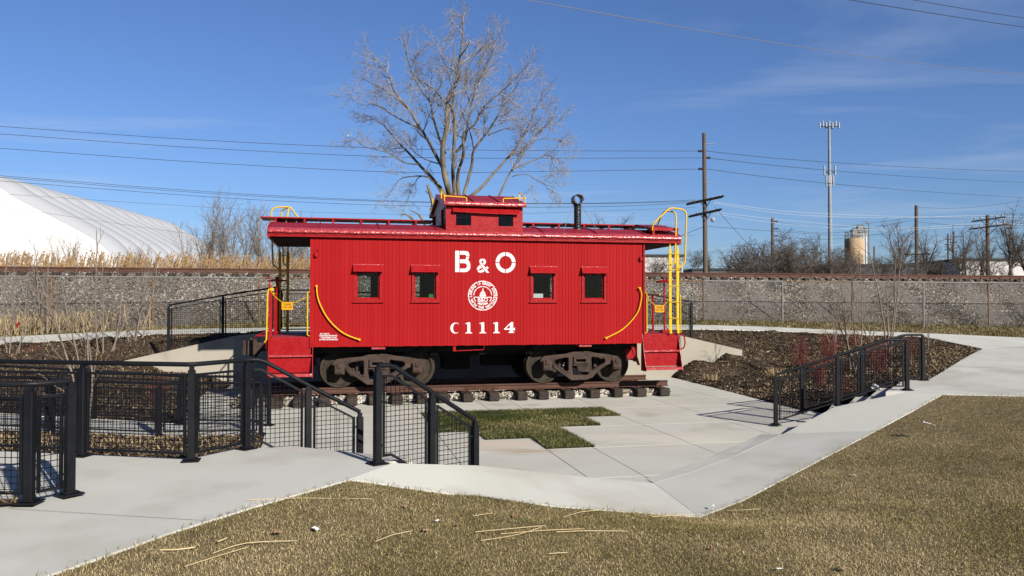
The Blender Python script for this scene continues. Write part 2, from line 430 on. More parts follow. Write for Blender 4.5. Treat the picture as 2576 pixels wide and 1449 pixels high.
def add_stain(m, c, rx, ry, col, seed):
    """brown washed out soil on the plaza, a stain of its own shape"""
    N, L = m.node_tree.nodes, m.node_tree.links; B = N['Principled BSDF']
    old = B.inputs['Base Color'].links[0].from_socket
    tc = N.new('ShaderNodeTexCoord'); mp = N.new('ShaderNodeMapping'); mp.inputs['Location'].default_value = (-c[0] / rx, -c[1] / ry, 0); mp.inputs['Scale'].default_value = (1 / rx, 1 / ry, 0)
    L.new(tc.outputs['Object'], mp.inputs[0])
    ln = N.new('ShaderNodeVectorMath'); ln.operation = 'LENGTH'; L.new(mp.outputs[0], ln.inputs[0])
    n = N.new('ShaderNodeTexNoise'); n.inputs['Scale'].default_value = 2.6; n.inputs['Detail'].default_value = 8; n.inputs['Roughness'].default_value = 0.65; n.inputs['Distortion'].default_value = 0.8
    mp2 = N.new('ShaderNodeMapping'); mp2.inputs['Location'].default_value = (seed, seed * 2, 0); mp2.inputs['Scale'].default_value = (0.6, 1.3, 1); L.new(tc.outputs['Object'], mp2.inputs[0]); L.new(mp2.outputs[0], n.inputs['Vector'])
    a = N.new('ShaderNodeMath'); a.operation = 'MULTIPLY_ADD'; a.inputs[1].default_value = 2.2; a.inputs[2].default_value = -0.5; L.new(n.outputs['Fac'], a.inputs[0])
    d = N.new('ShaderNodeMath'); d.operation = 'SUBTRACT'; L.new(a.outputs[0], d.inputs[0]); L.new(ln.outputs['Value'], d.inputs[1])
    r = N.new('ShaderNodeMapRange'); r.inputs[1].default_value = -0.25; r.inputs[2].default_value = 0.45; r.inputs[4].default_value = 0.75; L.new(d.outputs[0], r.inputs[0])
    x = N.new('ShaderNodeMix'); x.data_type = 'RGBA'; x.inputs[7].default_value = (*col, 1); L.new(r.outputs[0], x.inputs[0]); L.new(old, x.inputs[6]); L.new(x.outputs[2], B.inputs['Base Color'])
add_stain(M['conc_plaza'], (0.25, 11.9), 0.75, 0.40, (0.26, 0.20, 0.14), 1.3)
add_stain(M['conc_plaza'], (-0.2, 12.5), 1.3, 0.55, (0.40, 0.33, 0.25), 4.1)
add_stain(M['conc_plaza'], (2.6, 13.0), 2.2, 0.9, (0.42, 0.39, 0.32), 7.7)

# ================================================================== THE GROUND
def resample(loop, step):
    out = []
    n = len(loop)
    for i in range(n):
        a, b = np.array(loop[i], float), np.array(loop[(i + 1) % n], float)
        k = max(1, int(np.linalg.norm(b[:2] - a[:2]) / step))
        for j in range(k): out.append(a + (b - a) * j / k)
    return np.array(out)

def inside(P, poly):
    x, y = P[:, 0], P[:, 1]
    c = np.zeros(len(P), bool); n = len(poly); j = n - 1
    for i in range(n):
        xi, yi, xj, yj = poly[i][0], poly[i][1], poly[j][0], poly[j][1]
        t = ((yi > y) != (yj > y)) & (x < (xj - xi) * (y - yi) / ((yj - yi) if yj != yi else 1e-9) + xi)
        c ^= t; j = i
    return c

class Patch:
    def __init__(s, loop, step=0.8, extra=()):
        s.loop = [tuple(map(float, p)) for p in loop]
        s.B = resample(s.loop, step)
        if len(extra): s.B2 = np.vstack([s.B, np.array(extra, float)])
        else: s.B2 = s.B
    def z(s, P):
        P = np.asarray(P, float); out = np.empty(len(P))
        for k in range(0, len(P), 20000):
            d = ((P[k:k + 20000, None, :2] - s.B2[None, :, :2]) ** 2).sum(2) + 1e-4
            w = d ** -1.25
            out[k:k + 20000] = (w * s.B2[None, :, 2]).sum(1) / w.sum(1)
        return out
    def build(s, name, mat, res=0.6, noise=0.02, **kw):
        b = s.B; poly = s.loop
        lo, hi = b[:, :2].min(0), b[:, :2].max(0)
        gx, gy = np.meshgrid(np.arange(lo[0] + res / 2, hi[0], res), np.arange(lo[1] + res / 2, hi[1], res))
        g = np.stack([gx.ravel(), gy.ravel()], 1) + nrg.uniform(-.2, .2, (gx.size, 2)) * res
        g = g[inside(g, poly)]
        d = np.sqrt(((g[:, None, :] - b[None, :, :2]) ** 2).sum(2)).min(1) if len(g) else np.zeros(0)
        g = g[d > res * 0.45]
        z = s.z(g) + nrg.normal(0, noise, len(g)) if len(g) else np.zeros(0)
        V = [Vector(p[:2]) for p in b] + [Vector(p) for p in g]
        nb = len(b)
        res_ = delaunay_2d_cdt(V, [], [list(range(nb))], 1, 1e-5)
        co, fc, ov = res_[0], res_[2], res_[3]
        zs = list(b[:, 2]) + list(z)
        vv = [(c.x, c.y, zs[o[0]]) if o else (c.x, c.y, 0.0) for c, o in zip(co, ov)]
        me = bpy.data.meshes.new(name); me.from_pydata(vv, [], [tuple(f) for f in fc])
        bm = bmesh.new(); bm.from_mesh(me); bmesh.ops.recalc_face_normals(bm, faces=bm.faces[:])
        if sum(f.normal.z for f in bm.faces) < 0: bmesh.ops.reverse_faces(bm, faces=bm.faces[:])
        bm.to_mesh(me); bm.free()
        o = s.obj = link_mesh(name, me, mat, None, True)
        return tag(o, **kw)
    def drop(s, P):
        from mathutils.bvhtree import BVHTree
        me = s.obj.data
        bv = BVHTree.FromPolygons([tuple(v.co) for v in me.vertices], [tuple(p.vertices) for p in me.polygons])
        z = np.empty(len(P)); dn = Vector((0, 0, -1))
        for i, (x, y) in enumerate(P[:, :2].tolist()):
            h = bv.ray_cast(Vector((x, y, 10)), dn)[0]; z[i] = h.z if h is not None else 0.0
        return z
    def scatter(s, dens, keep=None):
        lo, hi = s.B[:, :2].min(0), s.B[:, :2].max(0)
        n = int(dens * (hi[0] - lo[0]) * (hi[1] - lo[1]))
        P = nrg.uniform(lo, hi, (n, 2))
        P = P[inside(P, s.loop)]
        if keep is not None: P = P[keep(P)]
        return np.column_stack([P, s.drop(P)])

def in_view(P, m=0.06):
    u = P[:, 0] / np.maximum(P[:, 1], 0.1)
    return (P[:, 1] > 3.4) & (np.abs(u) < 0.70 + m)

def blades(name, P, h, w, lean, mat, label=None, cat=None, kind='stuff', segs=2, parent=None):
    """thin curved blades, one mesh"""
    n = len(P)
    hh = nrg.uniform(h[0], h[1], n); ww = nrg.uniform(w[0], w[1], n)
    a = nrg.uniform(0, 2 * np.pi, n); l = nrg.uniform(lean[0], lean[1], n)
    d = np.stack([np.cos(a), np.sin(a), np.zeros(n)], 1)
    b2 = a + np.pi / 2 + nrg.normal(0, .5, n)
    s_ = np.stack([np.cos(b2), np.sin(b2), np.zeros(n)], 1) * ww[:, None] / 2
    up = np.array([0, 0, 1.0])
    base = P - up * 0.005
    mid = base + d * (l * hh * .35)[:, None] + up * (hh * .62)[:, None]
    tip = base + d * (l * hh)[:, None] + up * (hh * np.clip(1.0 - .45 * l, .25, 1))[:, None]
    V = np.stack([base - s_, base + s_, mid + s_ * .8, mid - s_ * .8, tip], 1).reshape(-1, 3)
    i = np.arange(n) * 5
    F = np.concatenate([np.stack([i, i + 1, i + 2], 1), np.stack([i, i + 2, i + 3], 1), np.stack([i + 3, i + 2, i + 4], 1)])
    o = link_mesh(name, np_mesh(name, V, F), mat, parent)
    return tag(o, label, cat, None, kind)

ROCK = np.array([(-1, -1, -1), (1, -1, -1), (1, 1, -1), (-1, 1, -1), (-1, -1, 1), (1, -1, 1), (1, 1, 1), (-1, 1, 1)], float) * .5
ROCKF = np.array([(0, 3, 2, 1), (4, 5, 6, 7), (0, 1, 5, 4), (1, 2, 6, 5), (2, 3, 7, 6), (3, 0, 4, 7)])
CHIP = np.array([(-.5, -.5, -.35), (.5, -.5, -.35), (.5, .5, -.35), (-.5, .5, -.35), (0, 0, .5)], float)
def chips(name, P, size, mat, label, cat, flat=0.8):
    n = len(P)
    sc = nrg.uniform(size[0], size[1], (n, 1)) * nrg.uniform(.6, 1.25, (n, 3)) * np.array([1, 1, flat])
    V = (CHIP[None] + nrg.normal(0, .16, (n, 5, 3))) * sc[:, None, :]
    a = nrg.uniform(0, 2 * np.pi, n); b = nrg.normal(-.55, .45, n); ca, sa, cb, sb = np.cos(a), np.sin(a), np.cos(b), np.sin(b)
    x, y, z = V[..., 0], V[..., 1], V[..., 2]
    x, y = x * ca[:, None] - y * sa[:, None], x * sa[:, None] + y * ca[:, None]
    y, z = y * cb[:, None] - z * sb[:, None], y * sb[:, None] + z * cb[:, None]
    V = np.stack([x, y, z], 2) + P[:, None, :]
    F = (np.arange(n)[:, None, None] * 5 + np.array([(0, 1, 4), (1, 2, 4), (2, 3, 4), (3, 0, 4)])[None]).reshape(-1, 3)
    return tag(link_mesh(name, np_mesh(name, V.reshape(-1, 3), F), mat), label, cat, None, 'stuff')
def rocks(name, P, size, mat, label, cat, flat=0.7, parent=None, tilt=1.0):
    n = len(P)
    sc = nrg.uniform(size[0], size[1], (n, 1)) * nrg.uniform(.6, 1.2, (n, 3)) * np.array([1, 1, flat])
    V = ROCK[None] * nrg.uniform(.55, 1.15, (n, 8, 1)) * sc[:, None, :]
    a = nrg.uniform(0, 2 * np.pi, n); b = nrg.normal(0, .5 * tilt, n)
    ca, sa, cb, sb = np.cos(a), np.sin(a), np.cos(b), np.sin(b)
    x, y, z = V[..., 0], V[..., 1], V[..., 2]
    y, z = y * cb[:, None] - z * sb[:, None], y * sb[:, None] + z * cb[:, None]
    x, y = x * ca[:, None] - y * sa[:, None], x * sa[:, None] + y * ca[:, None]
    V = np.stack([x, y, z], 2) + P[:, None, :]
    F = (np.arange(n)[:, None, None] * 8 + ROCKF[None]).reshape(-1, 4)
    o = link_mesh(name, np_mesh(name, V.reshape(-1, 3), F), mat, parent)
    return tag(o, label, cat, None, 'stuff')

UP = 0.65          # level of the upper walks above the plaza

# far sheet to the horizon, below everything that is built
g = MB(); g.add([(-1500, -600, -.6), (1500, -600, -.6), (1500, 2500, -.6), (-1500, 2500, -.6)], [(0, 1, 2, 3)])
tag(g.build('ground', M['ground']), kind='structure')

# ---- front lawn
LAWN = Patch([(-9.6, -5, .52), (-6.0, 0, .55), (-2.72, 4.72, .587), (-2.35, 5.54, .605), (-2.0, 6.16, .62), (-1.43, 7.06, .635), (-.55, 7.32, .445), (.42, 7.62, .258), (1.9, 8.1, .028),
              (2.54, 8.75, .042), (4.04, 10.6, .086), (5.59, 12.26, .235), (6.39, 12.82, .435), (7.36, 13.63, .637), (8.6, 13.40, .637), (30, 12.6, .66), (30, -5, .6)], 0.7,
             extra=[(0, 0, .52), (2, 3, .5), (6, 4, .55), (10, 8, .6), (0, 4, .5), (3, 6.4, .28), (1.5, 6.2, .33)])
LAWN.build('front_lawn', M['soil'], 0.5, 0.008, kind='structure')
def dens_keep(P):
    d = np.hypot(P[:, 0], P[:, 1])
    return in_view(P) & (nrg.random(len(P)) < np.clip((7.5 / d) ** 1.25, .18, 1)) & (d < 24)
gp = LAWN.scatter(8400, dens_keep)
bare = np.sin(gp[:, 0] * 2.1 + 1.3 * np.sin(gp[:, 1] * 1.7)) * np.sin(gp[:, 1] * 2.6 + np.sin(gp[:, 0] * 1.9)) + .5 * np.sin(gp[:, 0] * 7.3 + gp[:, 1] * 3.1) * np.sin(gp[:, 1] * 6.1)
gp = gp[nrg.random(len(gp)) < np.clip(1.25 - .55 * np.maximum(bare, 0), .35, 1)]
blades('lawn_grass', gp, (.013, .038), (.0021, .0044), (.5, 2.0), M['lawn'], 'dormant olive brown lawn grass across the foreground', 'grass')
# taller tufts along the edge of the walk
eb = resample(LAWN.loop, .012)
eb = eb[(eb[:, 0] > -3.4) & (eb[:, 1] > 4.2) & (eb[:, 0] < 9)]
eb = eb[nrg.random(len(eb)) < .9]
eb[:, :2] += nrg.normal(0, .018, (len(eb), 2))
wv = np.sin(eb[:, 0] * 3.1 + eb[:, 1] * 2.3) * .5 + .5
eb = eb[nrg.random(len(eb)) < .35 + .65 * wv]
blades('edge_grass', eb, (.03, .085), (.003, .006), (.2, 1.3), M['lawn'], 'ragged taller grass along the edge of the concrete walk', 'grass')

# ---- concrete
def offset_poly(lp, d):
    n = len(lp); out = []
    ar = sum(lp[i][0] * lp[(i + 1) % n][1] - lp[(i + 1) % n][0] * lp[i][1] for i in range(n))
    sg = 1 if ar > 0 else -1
    for i in range(n):
        p0, p1, p2 = (Vector(lp[(i + k) % n][:2]) for k in (-1, 0, 1))
        e1, e2 = (p1 - p0), (p2 - p1)
        if e1.length < 1e-6 or e2.length < 1e-6: out.append(lp[i]); continue
        e1.normalize(); e2.normalize()
        n1, n2 = Vector((-e1.y, e1.x)) * sg, Vector((-e2.y, e2.x)) * sg
        b = n1 + n2
        k = d / max(0.3, (1 + n1.dot(n2)))
        out.append((p1.x + b.x * k, p1.y + b.y * k, lp[i][2]))
    return out

def slab(loop, th, mat, parent, gap=0.004, name='slab'):
    lp = offset_poly(loop, gap)
    inn = offset_poly(loop, gap + 0.005)
    n = len(lp)
    vs = [(p[0], p[1], p[2]) for p in inn] + [(p[0], p[1], p[2] - .004) for p in lp] + [(p[0], p[1], p[2] - th) for p in lp]
    fs = [tuple(range(n))]
    for i in range(n):
        j = (i + 1) % n
        fs += [(i, j, n + j, n + i), (n + i, n + j, 2 * n + j, 2 * n + i)]
    return MB().add(vs, fs).build(name, mat, parent)

def cut_cells(loop, cuts):
    """split polygon (x,y,z) by vertical planes (px,py,nx,ny)"""
    bm = bmesh.new()
    bm.faces.new([bm.verts.new(p) for p in loop])
    for (px, py, nx, ny) in cuts:
        bmesh.ops.bisect_plane(bm, geom=bm.verts[:] + bm.edges[:] + bm.faces[:], plane_co=(px, py, 0), plane_no=(nx, ny, 0))
    out = [[tuple(v.co) for v in f.verts] for f in bm.faces]
    bm.free()
    return out

def bed(loop, dz, name, parent, mat):
    lp = [(p[0], p[1], p[2] - dz) for p in loop]
    me = bpy.data.meshes.new(name); me.from_pydata(lp, [], [tuple(range(len(lp)))])
    return link_mesh(name, me, mat, parent)

# plaza
PLAZA = [(-2.95, 8.9), (-1.9, 9.2), (-1.75, 8.9), (-.30, 8.0), (.42, 8.6), (.9, 9.1), (1.7, 9.4), (3.2, 11.0), (4.45, 12.7), (6.2, 13.2), (6.9, 14.0), (7.1, 14.5), (5.98, 16.5), (5.78, 17.6), (5.52, 19.55), (4.80, 23.9),
         (-7.35, 21.2), (-7.64, 19.9), (-6.95, 17.2), (-6.15, 14.75), (-4.45, 14.45), (-4.15, 13.35)]
plaza = tag(empty('plaza'), kind='structure')
cuts = [(*loc2w(x, 0)[:2], CA, SA) for x in (-4.9, -3.25, -1.59, -.15, .58, 2.2, 3.9, 5.5, 7.0)] + \
       [(*loc2w(0, y)[:2], -SA, CA) for y in (-1.55, -2.92, -5.25, -7.26, -9.3, 2.1)]
bed([(*p, 0.0) for p in PLAZA], .013, 'joint_bed', plaza, M['joint'])
for c in cut_cells([(*p, 0.0) for p in PLAZA], cuts):
    a_ = abs(sum(c[i][0] * c[(i + 1) % len(c)][1] - c[(i + 1) % len(c)][0] * c[i][1] for i in range(len(c)))) / 2
    if a_ > .01: slab(c, .11, M['conc_plaza'], plaza, 0.0035)

# upper walk (left) with the landing above the near stairs
UPW = [(-13, 9.75), (-4.45, 8.24), (-3.24, 7.99), (-2.93, 8.62), (-2.66, 8.58), (-1.20, 7.83), (-1.16, 7.76), (-1.43, 7.06), (-2.0, 6.16), (-2.35, 5.54), (-2.72, 4.72), (-6.0, 0), (-9.6, -5), (-15, -5), (-15, 6)]
uz = lambda p: UP if p[1] > 7 else max(.53, UP - .02 * (7 - p[1]))
upl = [(*p, uz(p)) for p in UPW]
WK = Patch(upl, .5)
wo_ = WK.build('upper_walk', M['conc'], .6, .0, kind='structure')
nb_ = len(WK.B)
sk = MB(); bb = [tuple(p) for p in WK.B]
sk.add(bb + [(p[0], p[1], p[2] - .4) for p in bb], [(i, (i + 1) % nb_, nb_ + (i + 1) % nb_, nb_ + i) for i in range(nb_)])
sk.build('slab_edge', M['conc'], wo_)
def joint(p, q, parent, w=.0035, lift=.0015):
    P0, Q0 = Vector(p), Vector(q); d = (Q0 - P0); n_ = Vector((-d.y, d.x, 0)).normalized() * w; u_ = Vector((0, 0, lift))
    return MB().add([P0 - n_ + u_, Q0 - n_ + u_, Q0 + n_ + u_, P0 + n_ + u_], [(0, 1, 2, 3)]).build('joint', M['joint'], parent)
joint((-2.23, 5.80, .626), (-3.85, 6.12, .633), wo_, .0025)
joint((-2.05, 6.75, .645), (-3.25, 7.85, .65), wo_, .0015) if False else None

# ramp that drops from the landing to the plaza corner and climbs again on the right
ramp = tag(empty('ramp_walk'), kind='structure')
IN = [(-1.16, 7.76, UP), (-.36, 8.22, .535), (.89, 9.3, .18), (1.73, 9.73, .015)]
OUT = [(-1.43, 7.06, UP), (-.55, 7.32, .46), (.42, 7.62, .27), (1.9, 8.1, .04)]
IN2 = [(1.73, 9.73, .015), (2.3, 10.3, .022), (3.05, 11.2, .032), (4.45, 13.1, .06), (5.45, 13.45, .46), (7.0, 14.07, UP)]
OUT2 = [(1.9, 8.1, .04), (2.54, 8.75, .055), (4.04, 10.6, .10), (5.59, 12.26, .25), (6.39, 12.82, .45), (7.36, 13.63, UP)]
def strip_slab(I, O, th=.35):
    m = MB(); n = len(I)
    T = [Vector(p) for p in I] + [Vector(p) for p in O]
    vs = T + [p - Vector((0, 0, th)) for p in T]
    fs = [(i, i + 1, n + i + 1, n + i) for i in range(n - 1)]
    fs += [(i, 2 * n + i, 2 * n + i + 1, i + 1) for i in range(n - 1)] + [(n + i, n + i + 1, 3 * n + i + 1, 3 * n + i) for i in range(n - 1)]
    fs += [(0, n, 3 * n, 2 * n), (n - 1, 3 * n - 1, 4 * n - 1, 2 * n - 1)]
    return m.add(vs, fs).build('slab', M['conc'], ramp, True)
def shrink(I, O, a, b):
    I, O = list(I), list(O)
    for L in (I, O):
        p, q = Vector(L[0]), Vector(L[1]); L[0] = tuple(p + (q - p).normalized() * a)
        p, q = Vector(L[-1]), Vector(L[-2]); L[-1] = tuple(p + (q - p).normalized() * b)
    return I, O
strip_slab(*shrink(IN, OUT, .004, .004))
strip_slab(*shrink(IN2[:4], OUT2[:4], .004, .003)); strip_slab(*shrink(IN2[3:], OUT2[3:], .003, .003))
bed([(p[0], p[1], p[2]) for p in IN[::-1] + OUT], .02, 'joint_bed', ramp, M['joint']) if False else None
FL = [(1.68, 10.0, .004), (2.12, 10.55, .004), (2.85, 11.5, .004), (4.2, 13.45, .004)]
for i in range(3): slab([IN2[i], IN2[i + 1], FL[i + 1], FL[i]], .12, M['conc'], ramp, 0.001, 'flare')

# right walk and the back path
right_walk = tag(empty('right_walk'), kind='structure')
LE = [(8.42, 16.15, UP), (9.9, 18.2, .69), (11.4, 20.3, .735), (13.0, 22.5, .78), (14.46, 24.46, .82)]
def ro(p, d): return (p[0] + .86 * d, p[1] - .5 * d, p[2])
slab([(7.0, 14.07, UP), (7.36, 13.63, UP), (8.6, 13.40, UP), ro(LE[0], 3.6), LE[0]], .3, M['conc'], right_walk, .003)
slab([(8.6, 13.40, UP), (12.0, 13.27, UP), (16.0, 13.12, .66), ro(LE[0], 7.2), ro(LE[0], 3.6)], .3, M['conc'], right_walk, .003)
for p, q in zip(LE, LE[1:]):
    slab([p, ro(p, 3.6), ro(q, 3.6), q], .3, M['conc'], right_walk, .003); slab([ro(p, 3.6), ro(p, 7.2), ro(q, 7.2), ro(q, 3.6)], .3, M['conc'], right_walk, .003)
slab([LE[-1], ro(LE[-1], 3.6), (19.5, 27.6, .87), (16.9, 26.2, .86)], .3, M['conc'], right_walk, .003)
slab([LE[-1], (16.9, 26.2, .86), (14.6, 28.4, 1.04)], .3, M['conc'], right_walk, .002)

back_path = tag(empty('back_path'), kind='structure')
BN = [(-27, 19.4, .55), (-20, 21.1, .80), (-14.5, 22.5, 1.05), (-12.2, 23.0, 1.20), (-10.08, 23.5, 1.33), (-6, 24.2, 1.38), (0, 25.3, 1.38), (5.86, 26.5, 1.365), (9.0, 27.1, 1.28), (12, 27.7, 1.14), (14.46, 28.2, 1.035)]
BF = [(-28, 20.9, .62), (-21, 22.6, .90), (-15.5, 24.0, 1.19), (-12.9, 24.5, 1.32), (-10.6, 25.0, 1.40), (-6.3, 25.7, 1.45), (-.35, 26.8, 1.46), (5.9, 28.0, 1.47), (9.0, 28.65, 1.38), (12.2, 29.4, 1.22), (15.6, 30.0, 1.09)]
for i in range(len(BN) - 1): slab([BN[i], BN[i + 1], BF[i + 1], BF[i]], .14, M['conc'], back_path, 0.003)
slab([BN[-1], (14.62, 28.35, 1.03), (16.9, 26.25, .865), (20, 29.2, .9), BF[-1]], .14, M['conc'], back_path, 0.003)

# low accessible ramp on the left, between its two railings
low_walk = tag(empty('low_walk'), kind='structure')
LN = [(-16, 13.0, .42), (-12, 13.05, .28), (-9, 13.1, .15), (-7.4, 13.12, .07), (-5.8, 13.15, .006), (-4.12, 13.36, .006)]
LF = [(-16, 15.2, .42), (-12, 14.98, .28), (-9, 14.78, .15), (-7.4, 14.68, .07), (-5.9, 14.55, .006), (-4.38, 14.42, .006)]
for i in range(5): slab([LN[i], LN[i + 1], LF[i + 1], LF[i]], .12, M['conc'], low_walk, 0.003)

# stairs: four risers each
def stairs(name, a_top, a_bot, b_top, b_bot, label, zt=UP, n=4):
    t = tag(empty(name, (*a_bot[:2], 0)), label, 'stairs')
    A0, A1, B0, B1 = map(Vector, (a_bot[:2], a_top[:2], b_bot[:2], b_top[:2]))
    o = Vector((a_bot[0], a_bot[1]))
    for k in range(n):
        f0, f1 = k / n, 1.0 + (0.02 if k == n - 1 else 0)
        z0, z1 = zt * k / n - (.05 if k == 0 else 0), zt * (k + 1) / n - .002
        q = [A0.lerp(A1, f0) - o, A0.lerp(A1, f1) - o, B0.lerp(B1, f1) - o, B0.lerp(B1, f0) - o]
        m = MB(); n4 = 4
        e = (q[1] - q[0]).normalized() * .014
        vs = [(p.x, p.y, z0) for p in q] + [(q[0].x, q[0].y, z1 - .014), (q[1].x, q[1].y, z1 - .014), (q[2].x, q[2].y, z1 - .014), (q[3].x, q[3].y, z1 - .014)] + \
             [(q[0].x + e.x, q[0].y + e.y, z1), (q[1].x, q[1].y, z1), (q[2].x, q[2].y, z1), (q[3].x + e.x, q[3].y + e.y, z1)]
        fs = [(0, 1, 2, 3), (8, 9, 10, 11)] + [(i, (i + 1) % 4, 4 + (i + 1) % 4, 4 + i) for i in range(4)] + [(4 + i, 4 + (i + 1) % 4, 8 + (i + 1) % 4, 8 + i) for i in range(4)]
        m.add(vs, fs).build('step', M['conc_edge'], t)
    return t
stairs('concrete_stairs', (-2.70, 8.60), (-1.80, 9.20), (-1.20, 7.84), (-.38, 8.55), 'pale concrete steps going down to the plaza between the near railings')
stairs('concrete_stairs', (7.0, 14.10), (5.5, 14.2), (8.42, 16.16), (6.5, 16.2), 'low concrete steps climbing right between the two right hand railings')

# retaining wall behind the caboose
WB = (4.78, 23.80)
def wall_at(t, back=0.0):
    return (WB[0] + t * CA - back * SA, WB[1] + t * SA + back * CA)
WTOP = [(-15.3, .69), (-12.4, 1.35), (-11.8, 1.41), (-.9, 1.41), (.3, 1.24), (2.30, .79)]
def wall_z(t):
    for (a, za), (b, zb) in zip(WTOP, WTOP[1:]):
        if a <= t <= b: return za + (zb - za) * (t - a) / (b - a)
    return WTOP[0][1] if t < 0 else WTOP[-1][1]
rw = empty('retaining_wall', (WB[0], WB[1], 0), ANG)
tag(rw, 'long beige concrete retaining wall tapering at both ends behind the red caboose', 'wall')
segs_t = [-15.3, -12.4, -11.8, -9.0, -6.0, -3.0, -.9, .3, 2.30]
for a, b in zip(segs_t, segs_t[1:]):
    za, zb = wall_z(a), wall_z(b)
    MB().prism([(a + .003, -.5), (b - .003, -.5), (b - .003, zb), (a + .003, za)], 0, .28).build('wall_panel', M['wall'], rw)

# platform slab at caboose floor level between wall and back path
plat = tag(empty('platform'), kind='structure')
pp = [(*wall_at(-11.8, .285), 1.405), (*wall_at(-.9, .285), 1.405), (*wall_at(-.9, 2.25), 1.39), (*wall_at(-11.8, 2.25), 1.39)]
for c in cut_cells(pp, [(*wall_at(t), CA, SA) for t in (-10, -8, -6, -4, -2)]): slab(c, .3, M['conc'], plat, .003)

# ---- mulch beds
MR = Patch([(4.80, 23.77, .012), (5.52, 19.55, .012), (5.78, 17.6, .012), (5.98, 16.5, .012), (6.6, 16.32, .22), (8.05, 16.22, .60), (8.42, 16.15, .63), (11.4, 20.3, .71), (14.43, 24.46, .80), (14.56, 28.2, 1.0),
            (12, 27.68, 1.11), (9.0, 27.08, 1.25), (5.86, 26.45, 1.34), (4.0, 26.1, 1.35), (*wall_at(-.9, 2.2), 1.36), (*wall_at(-.9, .3), 1.38), (*wall_at(.3, .3), 1.21), (*wall_at(2.30, .3), .76), (*wall_at(2.35, .0), .64), (*wall_at(2.31, -.04), .50), (*wall_at(1.2, -.04), .27)], 0.6,
           extra=[(8.5, 20, .42), (7, 18, .22), (11, 24, .8), (6.3, 21.5, .06), (6.2, 22.6, .11), (7.5, 22.6, .30), (5.5, 22.8, .03), (6.0, 20, .03)])
MR.build('mulch_bed_right', M['mulch'], .35, .02, kind='structure')
ML = Patch([(-6.15, 14.80, .012), (-6.95, 17.2, .012), (-7.64, 19.9, .012), (-7.45, 21.0, .02), (*wall_at(-12.6, -.03), .05), (*wall_at(-14.0, -.03), .34), (*wall_at(-15.35, -.03), .58), (*wall_at(-15.35, .3), .64), (*wall_at(-12.4, .3), 1.31), (*wall_at(-11.8, .3), 1.38), (*wall_at(-11.8, 2.3), 1.38), (-6.5, 24.05, 1.35),
            (-10.08, 23.46, 1.30), (-12.2, 22.95, 1.17), (-14.5, 22.45, 1.02), (-20, 21.05, .77), (-27, 19.3, .5), (-27, 15.6, .55), (-16, 15.2, .40), (-12, 15.0, .26), (-9, 14.8, .13), (-7.4, 14.7, .06)], 0.7,
           extra=[(-9.5, 18, .3), (-12, 19, .45)])
ML.build('mulch_bed_left', M['mulch'], .4, .025, kind='structure')
MC = Patch([(-16, 12.95, .40), (-12, 13.0, .26), (-9, 13.06, .14), (-5.8, 13.1, .012), (-4.15, 13.3, .012), (-3.35, 10.5, .10), (-2.98, 8.9, .32), (-2.96, 8.68, .60), (-3.27, 8.04, .63), (-4.45, 8.28, .63), (-13, 9.8, .62)], .5,
           extra=[(-5.5, 10.8, .25), (-4, 10.8, .15)])
MC.build('mulch_bed_middle', M['mulch'], .3, .02, kind='structure')
MS = Patch([(-3.83, 6.16, .66), (-3.98, 6.10, .66), (-7.5, 5.9, .67), (-7.5, 6.55, .67), (-3.86, 6.27, .66)], .3)
MS.build('mulch_bed_strip', M['mulch'], .15, .01, kind='structure')
cp = np.vstack([MR.scatter(330, in_view), ML.scatter(230, in_view), MC.scatter(480, in_view), MS.scatter(700, in_view)])
cp[:, 2] += .006
chips('bark_chips', cp, (.022, .062), M['chips'], 'dark brown bark mulch chips over the planting beds', 'mulch', .5)
sp = np.vstack([MR.scatter(26, in_view), ML.scatter(26, in_view), MC.scatter(70, in_view), MS.scatter(260, in_view)])
sp[:, 2] += .01
blades('dead_leaf_litter', sp, (.05, .13), (.006, .016), (1.2, 2.2), M['tussock'], 'scattered dry straw and leaf litter on the mulch beds', 'litter')

# ---- verge, embankment
FB = (7.23, 30.0)
def line_at(t, off, z=0.0):                                 # along the railway: t metres along, off metres beyond the fence
    return (FB[0] + t * CA - off * SA, FB[1] + t * SA + off * CA, z)
def fence_t(px):
    u = (px - CXP) / FPX
    return (u * FB[1] - FB[0]) / (CA - u * SA)
def toe(t):
    if t > 3: return max(1.0, 1.54 - .034 * (t - 3))
    if t < -17: return max(.8, 1.54 - .06 * (-17 - t))
    return 1.54
vl = [(p[0], p[1], p[2] - .012) for p in BF[::-1]]
fl = [line_at(t, .35, toe(t)) for t in (-38, -30, -24, -20, -17, -10, -4, 0, 3, 7, 11, 16, 22)]
VG = Patch([(36, 30.2, .84), (20, 29.3, .88)] + vl + fl + [(36, 36, .95)], .8)
VG.build('verge', M['verge'], .5, .02, kind='structure')
vp = VG.scatter(260, lambda P: in_view(P))
blades('verge_grass', vp, (.05, .14), (.012, .026), (.3, 1.4), M['verge_blades'], 'tan and olive dormant grass along the chain link fence', 'grass')

